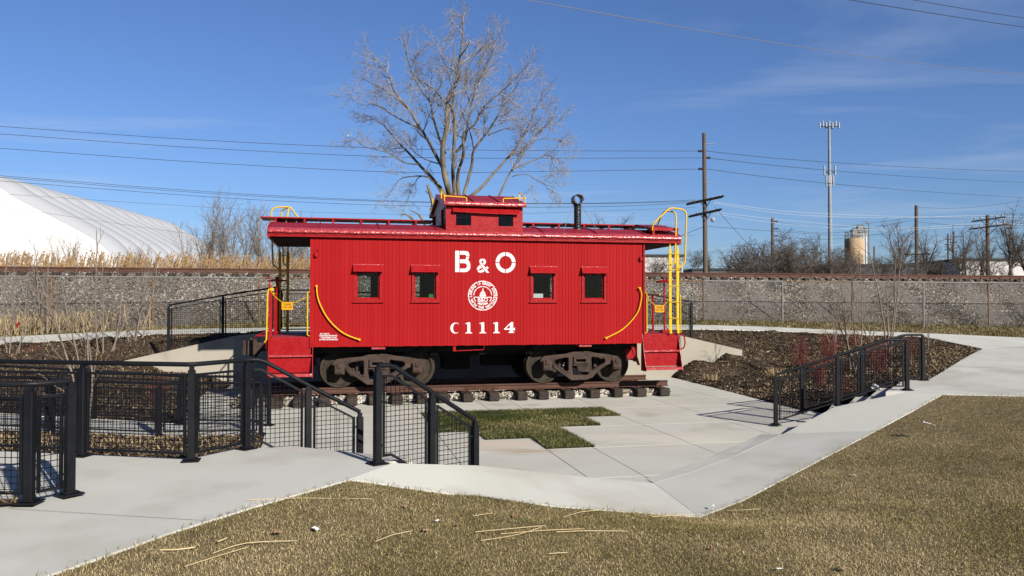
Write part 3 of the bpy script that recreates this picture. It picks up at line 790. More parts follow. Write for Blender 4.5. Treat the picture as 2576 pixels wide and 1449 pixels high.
EMB = [(0.2, None), (.55, .12), (2.6, 3.12), (2.95, 3.29), (3.25, 3.31), (4.9, 3.31), (5.3, 3.28), (8.4, 1.2), (9.5, .2)]
me_v = []; ts = np.arange(-45, 60.1, .8)
for t in ts:
    for off, z in EMB:
        zz = toe(t) - .02 if z is None else (toe(t) + z if z == .12 else z)
        me_v.append(line_at(t, off + rng.uniform(-.04, .04), zz + rng.uniform(-.03, .03)))
k = len(EMB)
me_f = [(i * k + j, i * k + j + 1, (i + 1) * k + j + 1, (i + 1) * k + j) for i in range(len(ts) - 1) for j in range(k - 1)]
eo = MB().add(me_v, me_f).build('embankment', M['ballast_bed'])
for p in eo.data.polygons: p.use_smooth = True
tag(eo, kind='structure')
def emb_pts(n, o0, o1):
    tt = nrg.uniform(-29, 25, n); oo = nrg.uniform(o0, o1, n)
    zt = np.array([toe(a) for a in tt])
    xs = np.stack([np.full(n, .2), np.full(n, .55), np.full(n, 2.6), np.full(n, 2.95), np.full(n, 3.25)], 1)
    zs = np.stack([zt - .02, zt + .12, np.full(n, 3.12), np.full(n, 3.29), np.full(n, 3.31)], 1)
    z = np.array([np.interp(o, x, zz) for o, x, zz in zip(oo, xs, zs)])
    P = np.stack([FB[0] + tt * CA - oo * SA, FB[1] + tt * SA + oo * CA, z], 1)
    return P
e1 = emb_pts(165000, .5, 3.3); e1[:, 2] += nrg.uniform(-.01, .02, len(e1))
chips('ballast_stones', e1, (.028, .058), M['ballast'], 'grey crushed stone ballast covering the railway embankment', 'ballast')
e2 = emb_pts(7000, .1, 1.1)
e2 = e2[nrg.random(len(e2)) < .8]
blades('embankment_weeds', e2, (.06, .22), (.012, .028), (.4, 2.0), M['verge_blades'], 'dry weeds at the foot of the ballast slope', 'weeds')

# ---- green turf patch in the plaza (stepped outline, follows the caboose)
TP = [(-1.58, -2.94), (2.2, -2.94), (2.2, -4.1), (1.42, -4.1), (1.42, -5.2), (.62, -5.2), (.62, -7.25), (-.15, -7.25), (-.15, -6.25), (-.91, -6.25), (-.91, -5.38), (-1.58, -5.38)]
TURF = Patch([loc2w(x, y, .012) for x, y in TP], .3, extra=[loc2w(.4, -4.2, .05), loc2w(0, -5, .045), loc2w(-.8, -4, .04), loc2w(1.4, -3.5, .04)])
TURF.build('turf_patch', M['patch_soil'], .2, .006, kind='structure')
tp = TURF.scatter(4200)
hole = np.array(loc2w(-.3, -3.55)[:2])
dd = (tp[:, :2] - hole) @ np.array([[CA, -SA], [SA, CA]])
tp = tp[((dd[:, 0] / .42) ** 2 + (dd[:, 1] / .22) ** 2) > 1]
blades('turf_grass', tp, (.03, .075), (.004, .008), (.2, 1.2), M['turf'], 'green turf in a stepped patch set into the plaza', 'grass')


# ================================================================== DISPLAY TRACK
track = empty('display_track', loc2w(0, 0, 0), ANG)
tag(track, 'short rusty display track with dark wooden ties under the red caboose', 'track')
RAILP = [(-.07, 0), (.07, 0), (.07, .012), (.018, .03), (.010, .05), (.010, .095), (.036, .108), (.036, .135), (.028, .142), (-.028, .142), (-.036, .135), (-.036, .108), (-.010, .095), (-.010, .05), (-.018, .03), (-.07, .012)]
def rail_obj(x0, x1, y, z, parent, sc=1.0):
    return MB().prism([(y + a * sc, z + b * sc) for a, b in RAILP], x0, x1, 'x').build('rail', M['rail'], parent)
rail_obj(-5.25, .05, -.755, .203, track, .94); rail_obj(.06, 4.63, -.755, .203, track, .94)
rail_obj(-5.25, 4.68, .755, .203, track, .94)
jb = MB(); jb.box(-.38, .42, -.785, -.768, .228, .285, .004)
for bx in (-.3, -.12, .14, .32): jb.lathe([(.016, -.81), (.016, -.785)], 8, 'y', (bx, 0, .256))
jb.build('joint_bar', M['spike'], track)
tie_x = [-5.05, -4.49, -4.0, -3.49, -2.92, -2.46, -1.98, -1.45, -.93, -.42, .10, .62, .90, 1.39, 2.01, 2.62, 3.21, 3.78, 4.35]
tie_x = [-5.05, -4.49, -4.0, -3.49, -2.92, -2.46, -1.95, -1.42, -.90, -.36, .22, .86, 1.38, 2.0, 2.61, 3.2, 3.78, 4.34]
for i, tx in enumerate(tie_x):
    r_ = random.Random(i)
    y0 = -1.26 - .30 * max(0, min(1, (2.0 - tx) / 6.0)) + r_.uniform(-.03, .03)
    w = r_.uniform(.105, .125)
    T = Matrix.Translation((tx, 0, 0)) @ Matrix.Rotation(r_.uniform(-.02, .02), 4, 'Z')
    t_ = MB().box(-w, w, y0, 1.35 + r_.uniform(-.05, .05), .012, .196 + r_.uniform(-.004, .004), .012, T).build('tie', M['tie'], track)
    MB().box(-w + .015, w - .015, y0 - .003, y0 + .002, .026, .182, 0, T).build('end_grain', M['tie_end'], t_)
    for s_ in (-.755, .755):
        pl = MB().box(-.09, .09, s_ - .15, s_ + .15, .197, .204, .002, T)
        for q in (-.11, .11): pl.box(-.015 - q * .5, .02 - q * .5, s_ + q - .018, s_ + q + .018, .203, .232, .004, T)
        pl.build('tie_plate', M['spike'], t_)
# gravel between the ties
gl = []
for q in range(21000):
    gx = rng.uniform(-5.4, 4.6); gy = rng.uniform(-1.32, 1.45)
    if gy < -1.02 - .24 * max(0, min(1, (2.0 - gx) / 6.0)) - rng.random() * .05: continue
    if any(abs(gx - t) < .12 for t in tie_x) and rng.random() < .85: continue
    hz = .128 if gy > -.95 else .128 * max(0.12, (1.42 + gy) / .47)
    gl.append(loc2w(gx, gy, max(.02, hz * rng.uniform(.75, 1.1))))
rocks('track_gravel', np.array(gl), (.025, .06), M['gravel'], 'pale cream gravel packed between the ties of the display track', 'gravel', .8)
gb = MB().box(-5.35, 4.55, -1.0, 1.45, .006, .085).build('gravel_bed', M['gravel'], track)

# ================================================================== CABOOSE
cab = empty('caboose', loc2w(0, 0, 0), ANG)
tag(cab, 'bright red wooden railway caboose with cupola and white lettering on display track', 'caboose')
HW = 1.375
WX0, WX1, WZ0, WZ1 = -3.79, 3.79, 1.27, 3.64
NEAR_W = [(-2.835, -2.34), (-1.588, -1.103), (1.097, 1.590), (2.317, 2.805)]
FAR_W = [(-2.91, -2.42), (-1.68, -1.19), (1.15, 1.62), (2.235, 2.72)]
OZ0, OZ1 = 2.30, 2.90
# inner shell: floor, ceiling and lining with window openings
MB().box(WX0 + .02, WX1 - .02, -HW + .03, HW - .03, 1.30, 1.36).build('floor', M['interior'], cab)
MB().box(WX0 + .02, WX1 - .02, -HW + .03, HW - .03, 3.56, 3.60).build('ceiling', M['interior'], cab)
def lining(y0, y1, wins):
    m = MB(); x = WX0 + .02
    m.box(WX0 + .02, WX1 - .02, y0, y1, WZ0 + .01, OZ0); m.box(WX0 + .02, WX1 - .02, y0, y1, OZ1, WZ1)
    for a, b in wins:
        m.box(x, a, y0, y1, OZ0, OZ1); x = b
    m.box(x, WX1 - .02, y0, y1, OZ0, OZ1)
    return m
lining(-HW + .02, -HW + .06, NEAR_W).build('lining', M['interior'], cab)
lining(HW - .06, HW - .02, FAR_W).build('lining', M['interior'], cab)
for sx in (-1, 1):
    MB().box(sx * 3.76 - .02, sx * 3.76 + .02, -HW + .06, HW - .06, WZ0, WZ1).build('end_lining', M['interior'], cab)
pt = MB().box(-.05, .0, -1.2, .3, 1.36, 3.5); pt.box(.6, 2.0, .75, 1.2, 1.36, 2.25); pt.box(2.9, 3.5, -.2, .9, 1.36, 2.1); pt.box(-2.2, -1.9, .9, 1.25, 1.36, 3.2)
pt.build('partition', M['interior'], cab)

# side boards, each its own piece
def board_mesh(name, w, z0, z1):
    m = MB(); c = .0018
    pr = [(-w / 2, 0), (w / 2, 0), (w / 2, -.013), (w / 2 - c, -.02), (-w / 2 + c, -.02), (-w / 2, -.013)]
    m.prism(pr, z0, z1, 'z')
    return m.mesh(name)
bcache = {}
def put_board(x, w, z0, z1, y, rz=0.0):
    key = (round(w, 3), round(z0, 3), round(z1, 3))
    if key not in bcache:
        bcache[key] = board_mesh('siding_board', w, z0, z1); bcache[key].materials.append(M['red'])
    o = bpy.data.objects.new('siding_board', bcache[key]); o.parent = cab
    o.location = (x, y, 0); o.rotation_euler = (0, 0, rz); COL.objects.link(o)
ws = [.066, .079, .083, .095]
x = WX0; br = random.Random(4); edges = []
while x < WX1 - .05:
    w = br.choice(ws)
    if x + w > WX1 - .03: w = WX1 - x
    edges.append((x, w)); x += w
for x, w in edges:
    yj = -HW + .02 + br.uniform(-.0018, .0012)
    cx = x + w / 2; wd = round(w - br.choice([.0004, .0004, .0008, .0012, .0030]), 4)
    hit = None
    for a, b in NEAR_W:
        if x + w > a - .012 and x < b + .012: hit = (a, b)
    if hit:
        put_board(cx, wd, WZ0 + br.choice([-.003, 0, .003]), OZ0 - .03, yj); put_board(cx, wd, OZ1 + .03, WZ1, yj)
    else:
        put_board(cx, wd, WZ0 + br.choice([-.003, 0, .003]), WZ1, yj)
for sx in (-1, 1):                                          # ends
    yy = -HW + .03
    while yy < HW - .05:
        w = .0868
        door = abs(yy + w / 2) < .40
        put_board(sx * 3.79, w - .003, 3.32 if door else WZ0, WZ1, yy + w / 2, sx * math.pi / 2)
        yy += w
    d = MB().box(sx * 3.775, sx * 3.805, -.38, .38, 1.45, 2.35, .004); d.box(sx * 3.775, sx * 3.805, -.38, -.25, 2.35, 3.25); d.box(sx * 3.775, sx * 3.805, .25, .38, 2.35, 3.25); d.box(sx * 3.775, sx * 3.805, -.25, .25, 3.10, 3.25)
    dr = d.build('door', M['red_steel'], cab)
    MB().box(sx * 3.786, sx * 3.792, -.25, .25, 2.35, 3.10).build('pane', M['glass'], dr)
    MB().tube([(sx * 3.80, .30, 2.3), (sx * 3.86, .30, 2.3), (sx * 3.86, .20, 2.3)], .012, 6).build('handle', M['dark'], dr)
fs = MB(); xx = WX0
while xx < WX1 - .02:
    w = .0842
    segs = [(WZ0, WZ1)]
    for a, b in FAR_W:
        if xx + w > a and xx < b: segs = [(WZ0, OZ0 - .02), (OZ1 + .02, WZ1)]
    for z0, z1 in segs: fs.box(xx + .001, min(xx + w - .001, WX1), HW - .02, HW, z0, z1)
    xx += w
tag(fs.build('far_siding', M['red'], cab), kind='stuff')
for sx in (-1, 1):                                          # corner posts
    MB().box(sx * 3.79 - .022, sx * 3.79 + .022, -HW - .006, -HW + .03, WZ0 - .012, WZ1, .004).build('corner_post', M['red'], cab)

# side windows
for i, (a, b) in enumerate(NEAR_W):
    w = MB()
    y0, y1 = -HW - .004, -HW + .075
    w.box(a - .055, a, y0, y1, OZ0 - .055, OZ1 + .05); w.box(b, b + .055, y0, y1, OZ0 - .055, OZ1 + .05)
    w.box(a, b, y0, y1, OZ0 - .055, OZ0); w.box(a, b, y0, y1, OZ1, OZ1 + .05)
    wo = w.build('window', M['red_steel'], cab)
    s = MB(); yb = -HW + .045
    s.box(a, a + .028, yb, yb + .02, OZ0, OZ1); s.box(b - .028, b, yb, yb + .02, OZ0, OZ1); s.box(a + .028, b - .028, yb, yb + .02, OZ0, OZ0 + .035); s.box(a + .028, b - .028, yb, yb + .02, OZ1 - .03, OZ1)
    s.build('sash', M['red'], wo)
    MB().box(a + .026, b - .026, yb + .008, yb + .013, OZ0 + .033, OZ1 - .028).build('pane', M['glass'], wo)
    MB().box(a - .09, b + .09, -HW - .045, -HW - .004, OZ0 - .082, OZ0 - .055, .006).build('sill', M['red_steel'], wo)
    hd = MB(); tw = rng.uniform(-.006, .006)
    # bent sheet hood: sloping top and a short drip edge
    x0, x1 = a - .075, b + .085
    pr = [(-HW, 3.045), (-HW - .035, 3.040), (-HW - .125, 2.905 + tw), (-HW - .125, 2.895 + tw), (-HW - .115, 2.897 + tw), (-HW - .030, 3.026), (-HW, 3.030)]
    hd.prism(pr, x0, x1, 'x')
    hd.build('hood', M['red_steel'], wo)
    cpp = MB().box(x0 - .012, x1 + .012, -HW - .030, -HW - .001, 3.036, 3.058, .006)
    cpp.build('flashing', M['red_tin'], wo)
for a, b in FAR_W:
    w = MB(); y0, y1 = HW - .07, HW + .01
    w.box(a - .05, a, y0, y1, OZ0 - .05, OZ1 + .05); w.box(b, b + .05, y0, y1, OZ0 - .05, OZ1 + .05); w.box(a, b, y0, y1, OZ0 - .05, OZ0); w.box(a, b, y0, y1, OZ1, OZ1 + .05)
    wo = w.build('window', M['red_steel'], cab)
    MB().box(a, b, HW - .03, HW - .025, OZ0, OZ1).build('pane', M['glass'], wo)

# ---- roof
def arch(y): return 3.80 + .25 * (1 - (abs(y) / 1.44) ** 2.0)
half = [(-1.40, 3.625), (-1.462, 3.625), (-1.462, 3.690), (-1.478, 3.694), (-1.478, 3.703), (-1.470, 3.706)]
RX = 4.66
fm = MB()
for s_ in (-1, 1):
    pts = [(s_ * a, z) for a, z in [(-1.40, 3.625), (-1.462, 3.625), (-1.462, 3.665), (-1.474, 3.668), (-1.474, 3.694), (-1.40, 3.70)]]
    fm.prism(pts, -RX, RX, 'x')
fm.build('fascia', M['red_steel'], cab)
rf = MB()
top = [(y, arch(y)) for y in np.linspace(-1.40, 1.40, 25)]
rf.prism([(-1.40, 3.64)] + top + [(1.40, 3.64)], -RX, RX, 'x')
roof = rf.build('roof', M['red_roof'], cab, True)
# rolled tin edge, dented
for s_ in (-1, 1):
    em = MB(); r2 = random.Random(8); n = 110; prof = [(-1.455, 3.697), (-1.500, 3.700), (-1.518, 3.722), (-1.514, 3.750), (-1.494, 3.777), (-1.462, 3.795), (-1.415, 3.808), (-1.36, 3.829)]
    vs = []
    for i in range(n + 1):
        xx = -RX - .008 + (2 * RX + .016) * i / n
        for j, (y, z) in enumerate(prof):
            q = .007 if 0 < j < 6 else .002
            vs.append((xx, s_ * (y + r2.uniform(-q, q)), z + r2.uniform(-q, q)))
    kk = len(prof)
    em.add(vs, [(i * kk + j, i * kk + j + 1, (i + 1) * kk + j + 1, (i + 1) * kk + j) for i in range(n) for j in range(kk - 1)])
    e = em.build('edge_flashing', M['red_tin'], roof)
    e.data.polygons.foreach_set('use_smooth', [True] * len(e.data.polygons))
for sx in (-1, 1):
    m = MB(); yy = np.linspace(-1.47, 1.47, 21)
    m.prism([(y, arch(y) + .012) for y in yy] + [(y, 3.60) for y in yy[::-1]], sx * RX - (.02 if sx > 0 else .028), sx * RX + (.028 if sx > 0 else .02), 'x')
    m.build('end_fascia', M['red_steel'], roof)
for xs in (-3.62, -2.35, -1.10, 1.35, 2.62, 3.80):
    m = MB(); yy = np.linspace(-1.43, 1.43, 25)
    m.prism([(y, arch(y) + .020) for y in yy] + [(y, arch(y) - .01) for y in yy[::-1]], xs - .011, xs + .011, 'x')
    m.build('seam', M['red_roof'], roof)
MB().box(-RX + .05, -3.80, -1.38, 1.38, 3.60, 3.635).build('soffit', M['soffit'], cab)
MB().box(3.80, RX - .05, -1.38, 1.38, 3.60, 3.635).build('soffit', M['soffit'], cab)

# roof walk
for (xa, xb) in ((-4.95, -1.02), (1.02, 4.83)):
    rbw = empty('roof_walk', (0, 0, 0), 0, cab)
    for k_, y in enumerate((-.235, 0, .235)):
        MB().box(xa + rng.uniform(0, .03), xb - rng.uniform(0, .03), y - .105, y + .105, 4.128, 4.158, .004).build('plank', M['red_steel'], rbw)
    for q in np.arange(xa + .35, xb, .63 * (1 if xa < 0 else 1.02)):
        m = MB().box(q - .025, q + .025, -.34, .34, 4.095, 4.127, .003); m.box(q - .022, q + .022, -.33, -.27, arch(.3) - .02, 4.095); m.box(q - .022, q + .022, .27, .33, arch(.3) - .02, 4.095)
        m.build('saddle', M['red_steel'], rbw)
def lateral(sg):
    la = empty('lateral_walk', (0, 0, 0), 0 if sg > 0 else math.pi, cab)
    for k_, xo in enumerate((3.97, 4.20, 4.43)):
        m = MB(); m.prism([(-.36, 4.165), (-1.36, 3.985), (-1.36, 3.955), (-.36, 4.135)], xo, xo + .205, 'x'); m.build('plank', M['red_steel'], la)
    MB().box(3.95, 4.66, -1.385, -1.362, 3.925, 3.995, .003).build('edge_bar', M['red_steel'], la)
    for q in (3.99, 4.58):
        m = MB().box(q, q + .055, -1.41, -1.385, 3.70, 3.985, .004); m.box(q, q + .055, -1.48, -1.385, 3.70, 3.715); m.build('bracket', M['red_steel'], la)
lateral(1); lateral(-1)

# ---- cupola
cu = empty('cupola', (0, 0, 0), 0, cab)
CY = 1.30; CXH = .88
CW = [(-.655, -.312), (.315, .655)]
cz0, cz1 = 3.955, 4.222
def cup_side(sg):
    m = MB(); y0, y1 = sorted((sg * CY, sg * (CY - .04)))
    m.box(-CXH, CXH, y0, y1, 3.80, cz0); m.box(-CXH, CXH, y0, y1, cz1, 4.40)
    x = -CXH
    for a, b in CW: m.box(x, a, y0, y1, cz0, cz1); x = b
    m.box(x, CXH, y0, y1, cz0, cz1)
    return m.build('side_wall', M['red_steel'], cu)
cw = cup_side(-1); cup_side(1)
for sx in (-1, 1):
    m = MB(); x0, x1 = sorted((sx * CXH, sx * (CXH - .04)))
    pr = lambda z0, z1, a, b: m.box(x0, x1, a, b, z0, z1)
    pr(3.9, 4.0, -1.26, 1.26); pr(4.0, 4.38, -1.26, -1.12); pr(4.0, 4.38, 1.12, 1.26); pr(4.0, 4.38, -.58, .58)
    m.prism([(-1.26, 4.38), (1.26, 4.38), (0, 4.74)], x0, x1, 'x')
    ew = m.build('end_wall', M['red_steel'], cu)
    for a, b in ((-1.12, -.58), (.58, 1.12)):
        MB().box(sx * (CXH - .022) - .003, sx * (CXH - .022) + .003, a, b, 4.0, 4.38).build('pane', M['glass'], ew)
        f = MB(); xx0, xx1 = sorted((sx * (CXH - .03), sx * (CXH + .012)))
        f.box(xx0, xx1, a - .03, a + .02, 3.98, 4.38); f.box(xx0, xx1, b - .02, b + .03, 3.98, 4.38); f.box(xx0, xx1, a, b, 3.97, 4.0)
        f.build('sash', M['red'], ew)
for a, b in CW:
    for sg in (-1, 1):
        m = MB(); y0, y1 = sorted((sg * (CY + .006), sg * (CY - .06)))
        m.box(a - .035, a, y0, y1, cz0 - .05, cz1 + .02); m.box(b, b + .05, y0, y1, cz0 - .05, cz1 + .02); m.box(a, b, y0, y1, cz0 - .05, cz0); m.box(a, b, y0, y1, cz1, cz1 + .02)
        wf = m.build('window', M['red_steel'], cu)
        MB().box(a, b, sg * (CY - .035) - .003, sg * (CY - .035) + .003, cz0, cz1).build('pane', M['glass'], wf)
hm = MB()
hv = []
for i in range(9):                                          # bent long hood
    f = i / 8; xx = -.735 + 1.52 * f; dz = -.012 * math.sin(f * 2.9) - .03 * f
    hv += [(xx, -CY - .002, 4.385 + dz * .3), (xx, -CY - .105, 4.262 + dz), (xx, -CY - .105, 4.250 + dz), (xx, -CY - .002, 4.370 + dz * .3)]
hm.add(hv, [(i * 4 + j, i * 4 + (j + 1) % 4, (i + 1) * 4 + (j + 1) % 4, (i + 1) * 4 + j) for i in range(8) for j in range(4)] + [(0, 1, 2, 3), (32, 35, 34, 33)])
hm.build('hood', M['red_steel'], cu)
cr = MB()
def cz(y): return 4.44 + .36 * (1 - abs(y) / 1.40)
cr.prism([(-1.41, 4.395), (-1.42, 4.44), (-1.40, 4.465), (0, 4.815), (1.40, 4.465), (1.42, 4.44), (1.41, 4.395), (0, 4.70)], -.93, .93, 'x')
cro = cr.build('cupola_roof', M['red_roof'], cu)
for sg in (-1, 1):
    em = MB(); r2 = random.Random(3); prof = [(1.405, 4.385), (1.432, 4.392), (1.436, 4.43), (1.425, 4.465), (1.39, 4.482), (1.33, 4.496)]; vs = []; n = 26
    for i in range(n + 1):
        for (y, z) in prof: vs.append((-.94 + 1.88 * i / n, sg * (y + r2.uniform(-.005, .005)), z + r2.uniform(-.005, .005)))
    kk = len(prof); em.add(vs, [(i * kk + j, i * kk + j + 1, (i + 1) * kk + j + 1, (i + 1) * kk + j) for i in range(n) for j in range(kk - 1)])
    e = em.build('edge_flashing', M['red_tin'], cu); e.data.polygons.foreach_set('use_smooth', [True] * len(e.data.polygons))
for sx in (-1, 1):
    m = MB(); m.prism([(-1.40, 4.39), (-1.40, 4.47), (0, 4.825), (1.40, 4.47), (1.40, 4.39), (0, 4.735)], sx * .93 - .012, sx * .93 + .012, 'x'); m.build('barge_board', M['red_steel'], cu)
for xs in (-.25, .35):
    m = MB(); m.prism([(-1.36, 4.50), (0, 4.838), (1.36, 4.50), (1.36, 4.48), (0, 4.81), (-1.36, 4.48)], xs - .01, xs + .01, 'x'); m.build('seam', M['red_roof'], cu)
for sx in (-1, 1):
    for sg in (-1, 1):
        gx0 = sx * .92; gy = sg * 1.33; zb = cz(gy) + .03
        P_ = [(sx * .42, gy, zb - .03), (sx * .42, gy, zb + .095), (gx0, gy, zb + .115), (gx0, gy, zb - .03)]
        m = MB(); pts = []
        for a_, b_ in zip(P_, P_[1:]): pts += [Vector(a_).lerp(Vector(b_), f) for f in (.06, .94)]
        m.tube(pts, .0135, 8); m.tube([(gx0, gy, zb + .115), (gx0, gy * .62, zb + .115 + .20), (gx0, gy * .62, zb + .06)], .0135, 8)
        m.lathe([(.024, zb + .09), (.024, zb + .14)], 8, 'z', (gx0, gy, 0)); m.lathe([(.024, zb - .03), (.024, zb)], 8, 'z', (sx * .42, gy, 0))
        m.build('grab_rail', M['yellow'], cu)

# ---- stove pipe
st = empty('stove_pipe', (2.37, -.70, 0), 0, cab)
MB().lathe([(.115, 3.86), (.115, 3.98), (.098, 4.02), (.086, 4.03), (.086, 4.60)], 20, 'z').build('pipe', M['stack'], st, True)
m = MB(); n = 20; vs = []
for y in (-.14, .14):
    for r_ in (.125, .105):
        for k_ in range(n): vs.append((r_ * math.cos(2 * math.pi * k_ / n), y, 4.69 + r_ * math.sin(2 * math.pi * k_ / n)))
fs_ = []
for k_ in range(n):
    l = (k_ + 1) % n
    fs_ += [(k_, l, n + l, n + k_), (2 * n + k_, 3 * n + k_, 3 * n + l, 2 * n + l), (k_, 2 * n + k_, 2 * n + l, l), (n + k_, n + l, 3 * n + l, 3 * n + k_)]
m.add(vs, fs_).build('tee_cap', M['stack'], st, True)
m = MB().tube([(-.10, 0, 4.56), (.10, 0, 4.56)], .012, 6); m.tube([(-.095, 0, 4.56), (-.42, -.25, 3.93)], .0065, 5); m.tube([(.095, 0, 4.56), (.42, -.25, 3.93)], .0065, 5); m.build('guy_wire', M['galv'], st)

# ---- grab irons
def spline(pts, n=6):
    P = [Vector(p) for p in pts]; out = []
    for i in range(len(P) - 1):
        p0, p1, p2, p3 = P[max(i - 1, 0)], P[i], P[i + 1], P[min(i + 2, len(P) - 1)]
        for k in range(n):
            t = k / n
            out.append(.5 * ((2 * p1) + (p2 - p0) * t + (2 * p0 - 5 * p1 + 4 * p2 - p3) * t * t + (3 * p1 - p0 - 3 * p2 + p3) * t ** 3))
    out.append(P[-1]); return out
GL = [(-3.674, 2.576), (-3.653, 2.349), (-3.572, 2.123), (-3.43, 1.875), (-3.227, 1.657), (-3.024, 1.521), (-2.769, 1.425)]
GR = [(3.655, 2.565), (3.70, 2.45), (3.692, 2.30), (3.615, 2.026), (3.423, 1.779), (3.186, 1.579), (2.832, 1.408)]
for L in (GL, GR):
    yy = -HW - .062
    m = MB().tube([(L[0][0], -HW - .002, L[0][1])] + [(p.x, yy, p.y) for p in spline([(a, b, 0) for a, b in L])] + [(L[-1][0], -HW - .002, L[-1][1])], .0145, 8)
    for q in (L[0], L[-1]): m.lathe([(.026, -HW - .012), (.026, -HW - .0005)], 10, 'y', (q[0], 0, q[1]))
    for q in (L[0], L[-1]): m.lathe([(.022, -HW - .085), (.022, -HW - .04)], 10, 'y', (q[0], 0, q[1]))
    m.build('grab_iron', M['yellow'], cab, True)
for xx in (-3.69, 3.70):
    m = MB().box(xx - .03, xx + .03, -HW - .012, -HW, 3.18, 3.36, .003); m.box(xx - .035, xx + .03, -HW - .07, -HW - .012, 3.20, 3.29, .008); m.tube([(xx + .02, -HW - .03, 3.34), (xx + .055, -HW - .05, 3.35)], .01, 6)
    m.build('marker_bracket', M['red_steel'], cab)

# ---- end platforms
for sx in (-1, 1):
    pf = empty('end_platform', (0, 0, 0), 0, cab)
    def B_(x0, x1, y0, y1, z0, z1, ch=.004):
        a, b = sorted((sx * x0, sx * x1)); return MB().box(a, b, y0, y1, z0, z1, ch)
    B_(3.79, 4.66, -1.30, 1.30, 1.42, 1.49).build('deck', M['deck_red'], pf)
    B_(4.62, 4.72, -1.30, 1.30, 1.20, 1.475, .01).build('end_sill', M['red_steel'], pf)
    for sg in (-1, 1):
        def S_(x0, x1, y0, y1, z0, z1, ch=.003):
            a, b = sorted((sx * x0, sx * x1)); c, d = sorted((sg * y0, sg * y1)); return MB().box(a, b, c, d, z0, z1, ch)
        S_(3.79, 4.65, 1.335, 1.355, 1.115, 1.486).build('riser', M['red_steel'], pf)
        S_(3.76, 4.655, 1.33, 1.445, 1.082, 1.114).build('tread', M['red_steel'], pf)
        S_(3.76, 4.645, 1.375, 1.39, .735, 1.08).build('riser', M['red_steel'], pf)
        S_(3.745, 4.645, 1.37, 1.60, .685, .722).build('tread', M['red_steel'], pf)
        S_(3.745, 4.645, 1.595, 1.607, .660, .724).build('nosing', M['red_tin'], pf)
        S_(3.76, 4.655, 1.44, 1.452, 1.070, 1.117).build('nosing', M['red_tin'], pf)
        for xx in (3.742, 4.648):
            m = MB(); a, b = sorted((sx * xx, sx * (xx + .012)))
            m.prism([(sg * y, z) for y, z in [(1.30, 1.49), (1.37, 1.49), (1.455, 1.09), (1.615, .63), (1.28, .63)]], a, b, 'x'); m.build('stringer', M['red_steel'], pf)
        rv = MB()
        for xx in (4.02, 4.05 + .36):
            for zz in (1.36, 1.44): rv.lathe([(.012, sg * 1.362), (.008, sg * 1.368)], 8, 'y', (sx * xx, 0, zz))
        rv.build('rivets', M['red_steel'], pf)
        # grab bars at the steps
        xa = 3.86 if sx > 0 else 3.862
        m = MB().tube([(sx * (xa - .05), sg * 1.36, 2.47), (sx * xa, sg * 1.36, 2.44), (sx * xa, sg * 1.36, 1.53), (sx * (xa - .06), sg * 1.36, 1.50)], .0135, 8); m.build('grab_bar', M['yellow'], pf)
        if (sx < 0) == (sg < 0):
            m = MB().tube([(sx * 4.56, sg * 1.34, 2.52), (sx * 4.66, sg * 1.38, 2.50), (sx * 4.68, sg * 1.39, 2.42), (sx * 4.70, sg * 1.39, 1.44), (sx * 4.74, sg * 1.37, 1.38)], .0165, 8)
            m.lathe([(.03, 2.47), (.03, 2.54)], 8, 'z', (sx * 4.60, sg * 1.36, 0))
            m.build('grab_bar', M['yellow'], pf)
            B_(4.585, 4.655, sg * 1.34 - .03, sg * 1.34 + .03, 1.49, 2.50).build('rail_post', M['red_steel'], pf)
            m = MB().lathe([(.022, 2.50), (.028, 2.56), (.018, 2.62), (.010, 2.66), (.006, 2.82)], 8, 'z', (sx * 4.65, sg * 1.25, 0)); m.build('finial', M['red_steel'], pf)
    # end railing
    for y in (.15, .62, 1.15):
        m = MB().tube([(sx * 4.64, y, 1.48), (sx * 4.64, y, 2.42)], .026, 8); m.lathe([(.03, 2.40), (.03, 2.43)], 8, 'z', (sx * 4.64, y, 0)); m.build('rail_post', M['red_steel'], pf)
    MB().tube([(sx * 4.64, -.3, 2.43), (sx * 4.64, 1.25, 2.43)], .018, 8).build('hand_rail', M['yellow'], pf)
    m = MB().lathe([(.034, 2.44), (.045, 2.52), (.02, 2.58), (.012, 2.64), (.008, 2.80)], 10, 'z', (sx * 4.64, 1.15, 0)); m.build('finial', M['red_steel'], pf)
    # hand brake
    by = -.62 if sx > 0 else .42
    bk = MB().tube([(sx * 4.62, by, 1.48), (sx * 4.62, by, 2.78)], .022, 8); bk.box(sx * 4.62 - .09, sx * 4.62 + .09, by - .09, by + .09, 1.49, 1.55, .01)
    bo = bk.build('brake_staff', M['red_steel'], pf)
    w = MB(); n = 24
    w.tube([(sx * 4.62 + .21 * math.cos(2 * math.pi * k / n), by + .21 * math.sin(2 * math.pi * k / n), 2.735) for k in range(n)], .014, 6, closed=True)
    for k in range(5):
        a_ = 2 * math.pi * k / 5; w.tube([(sx * 4.62, by, 2.79), (sx * 4.62 + .21 * math.cos(a_), by + .21 * math.sin(a_), 2.735)], .010, 5)
    w.lathe([(.04, 2.76), (.035, 2.83)], 10, 'z', (sx * 4.62, by, 0)); w.build('brake_wheel', M['red_steel'], bo)

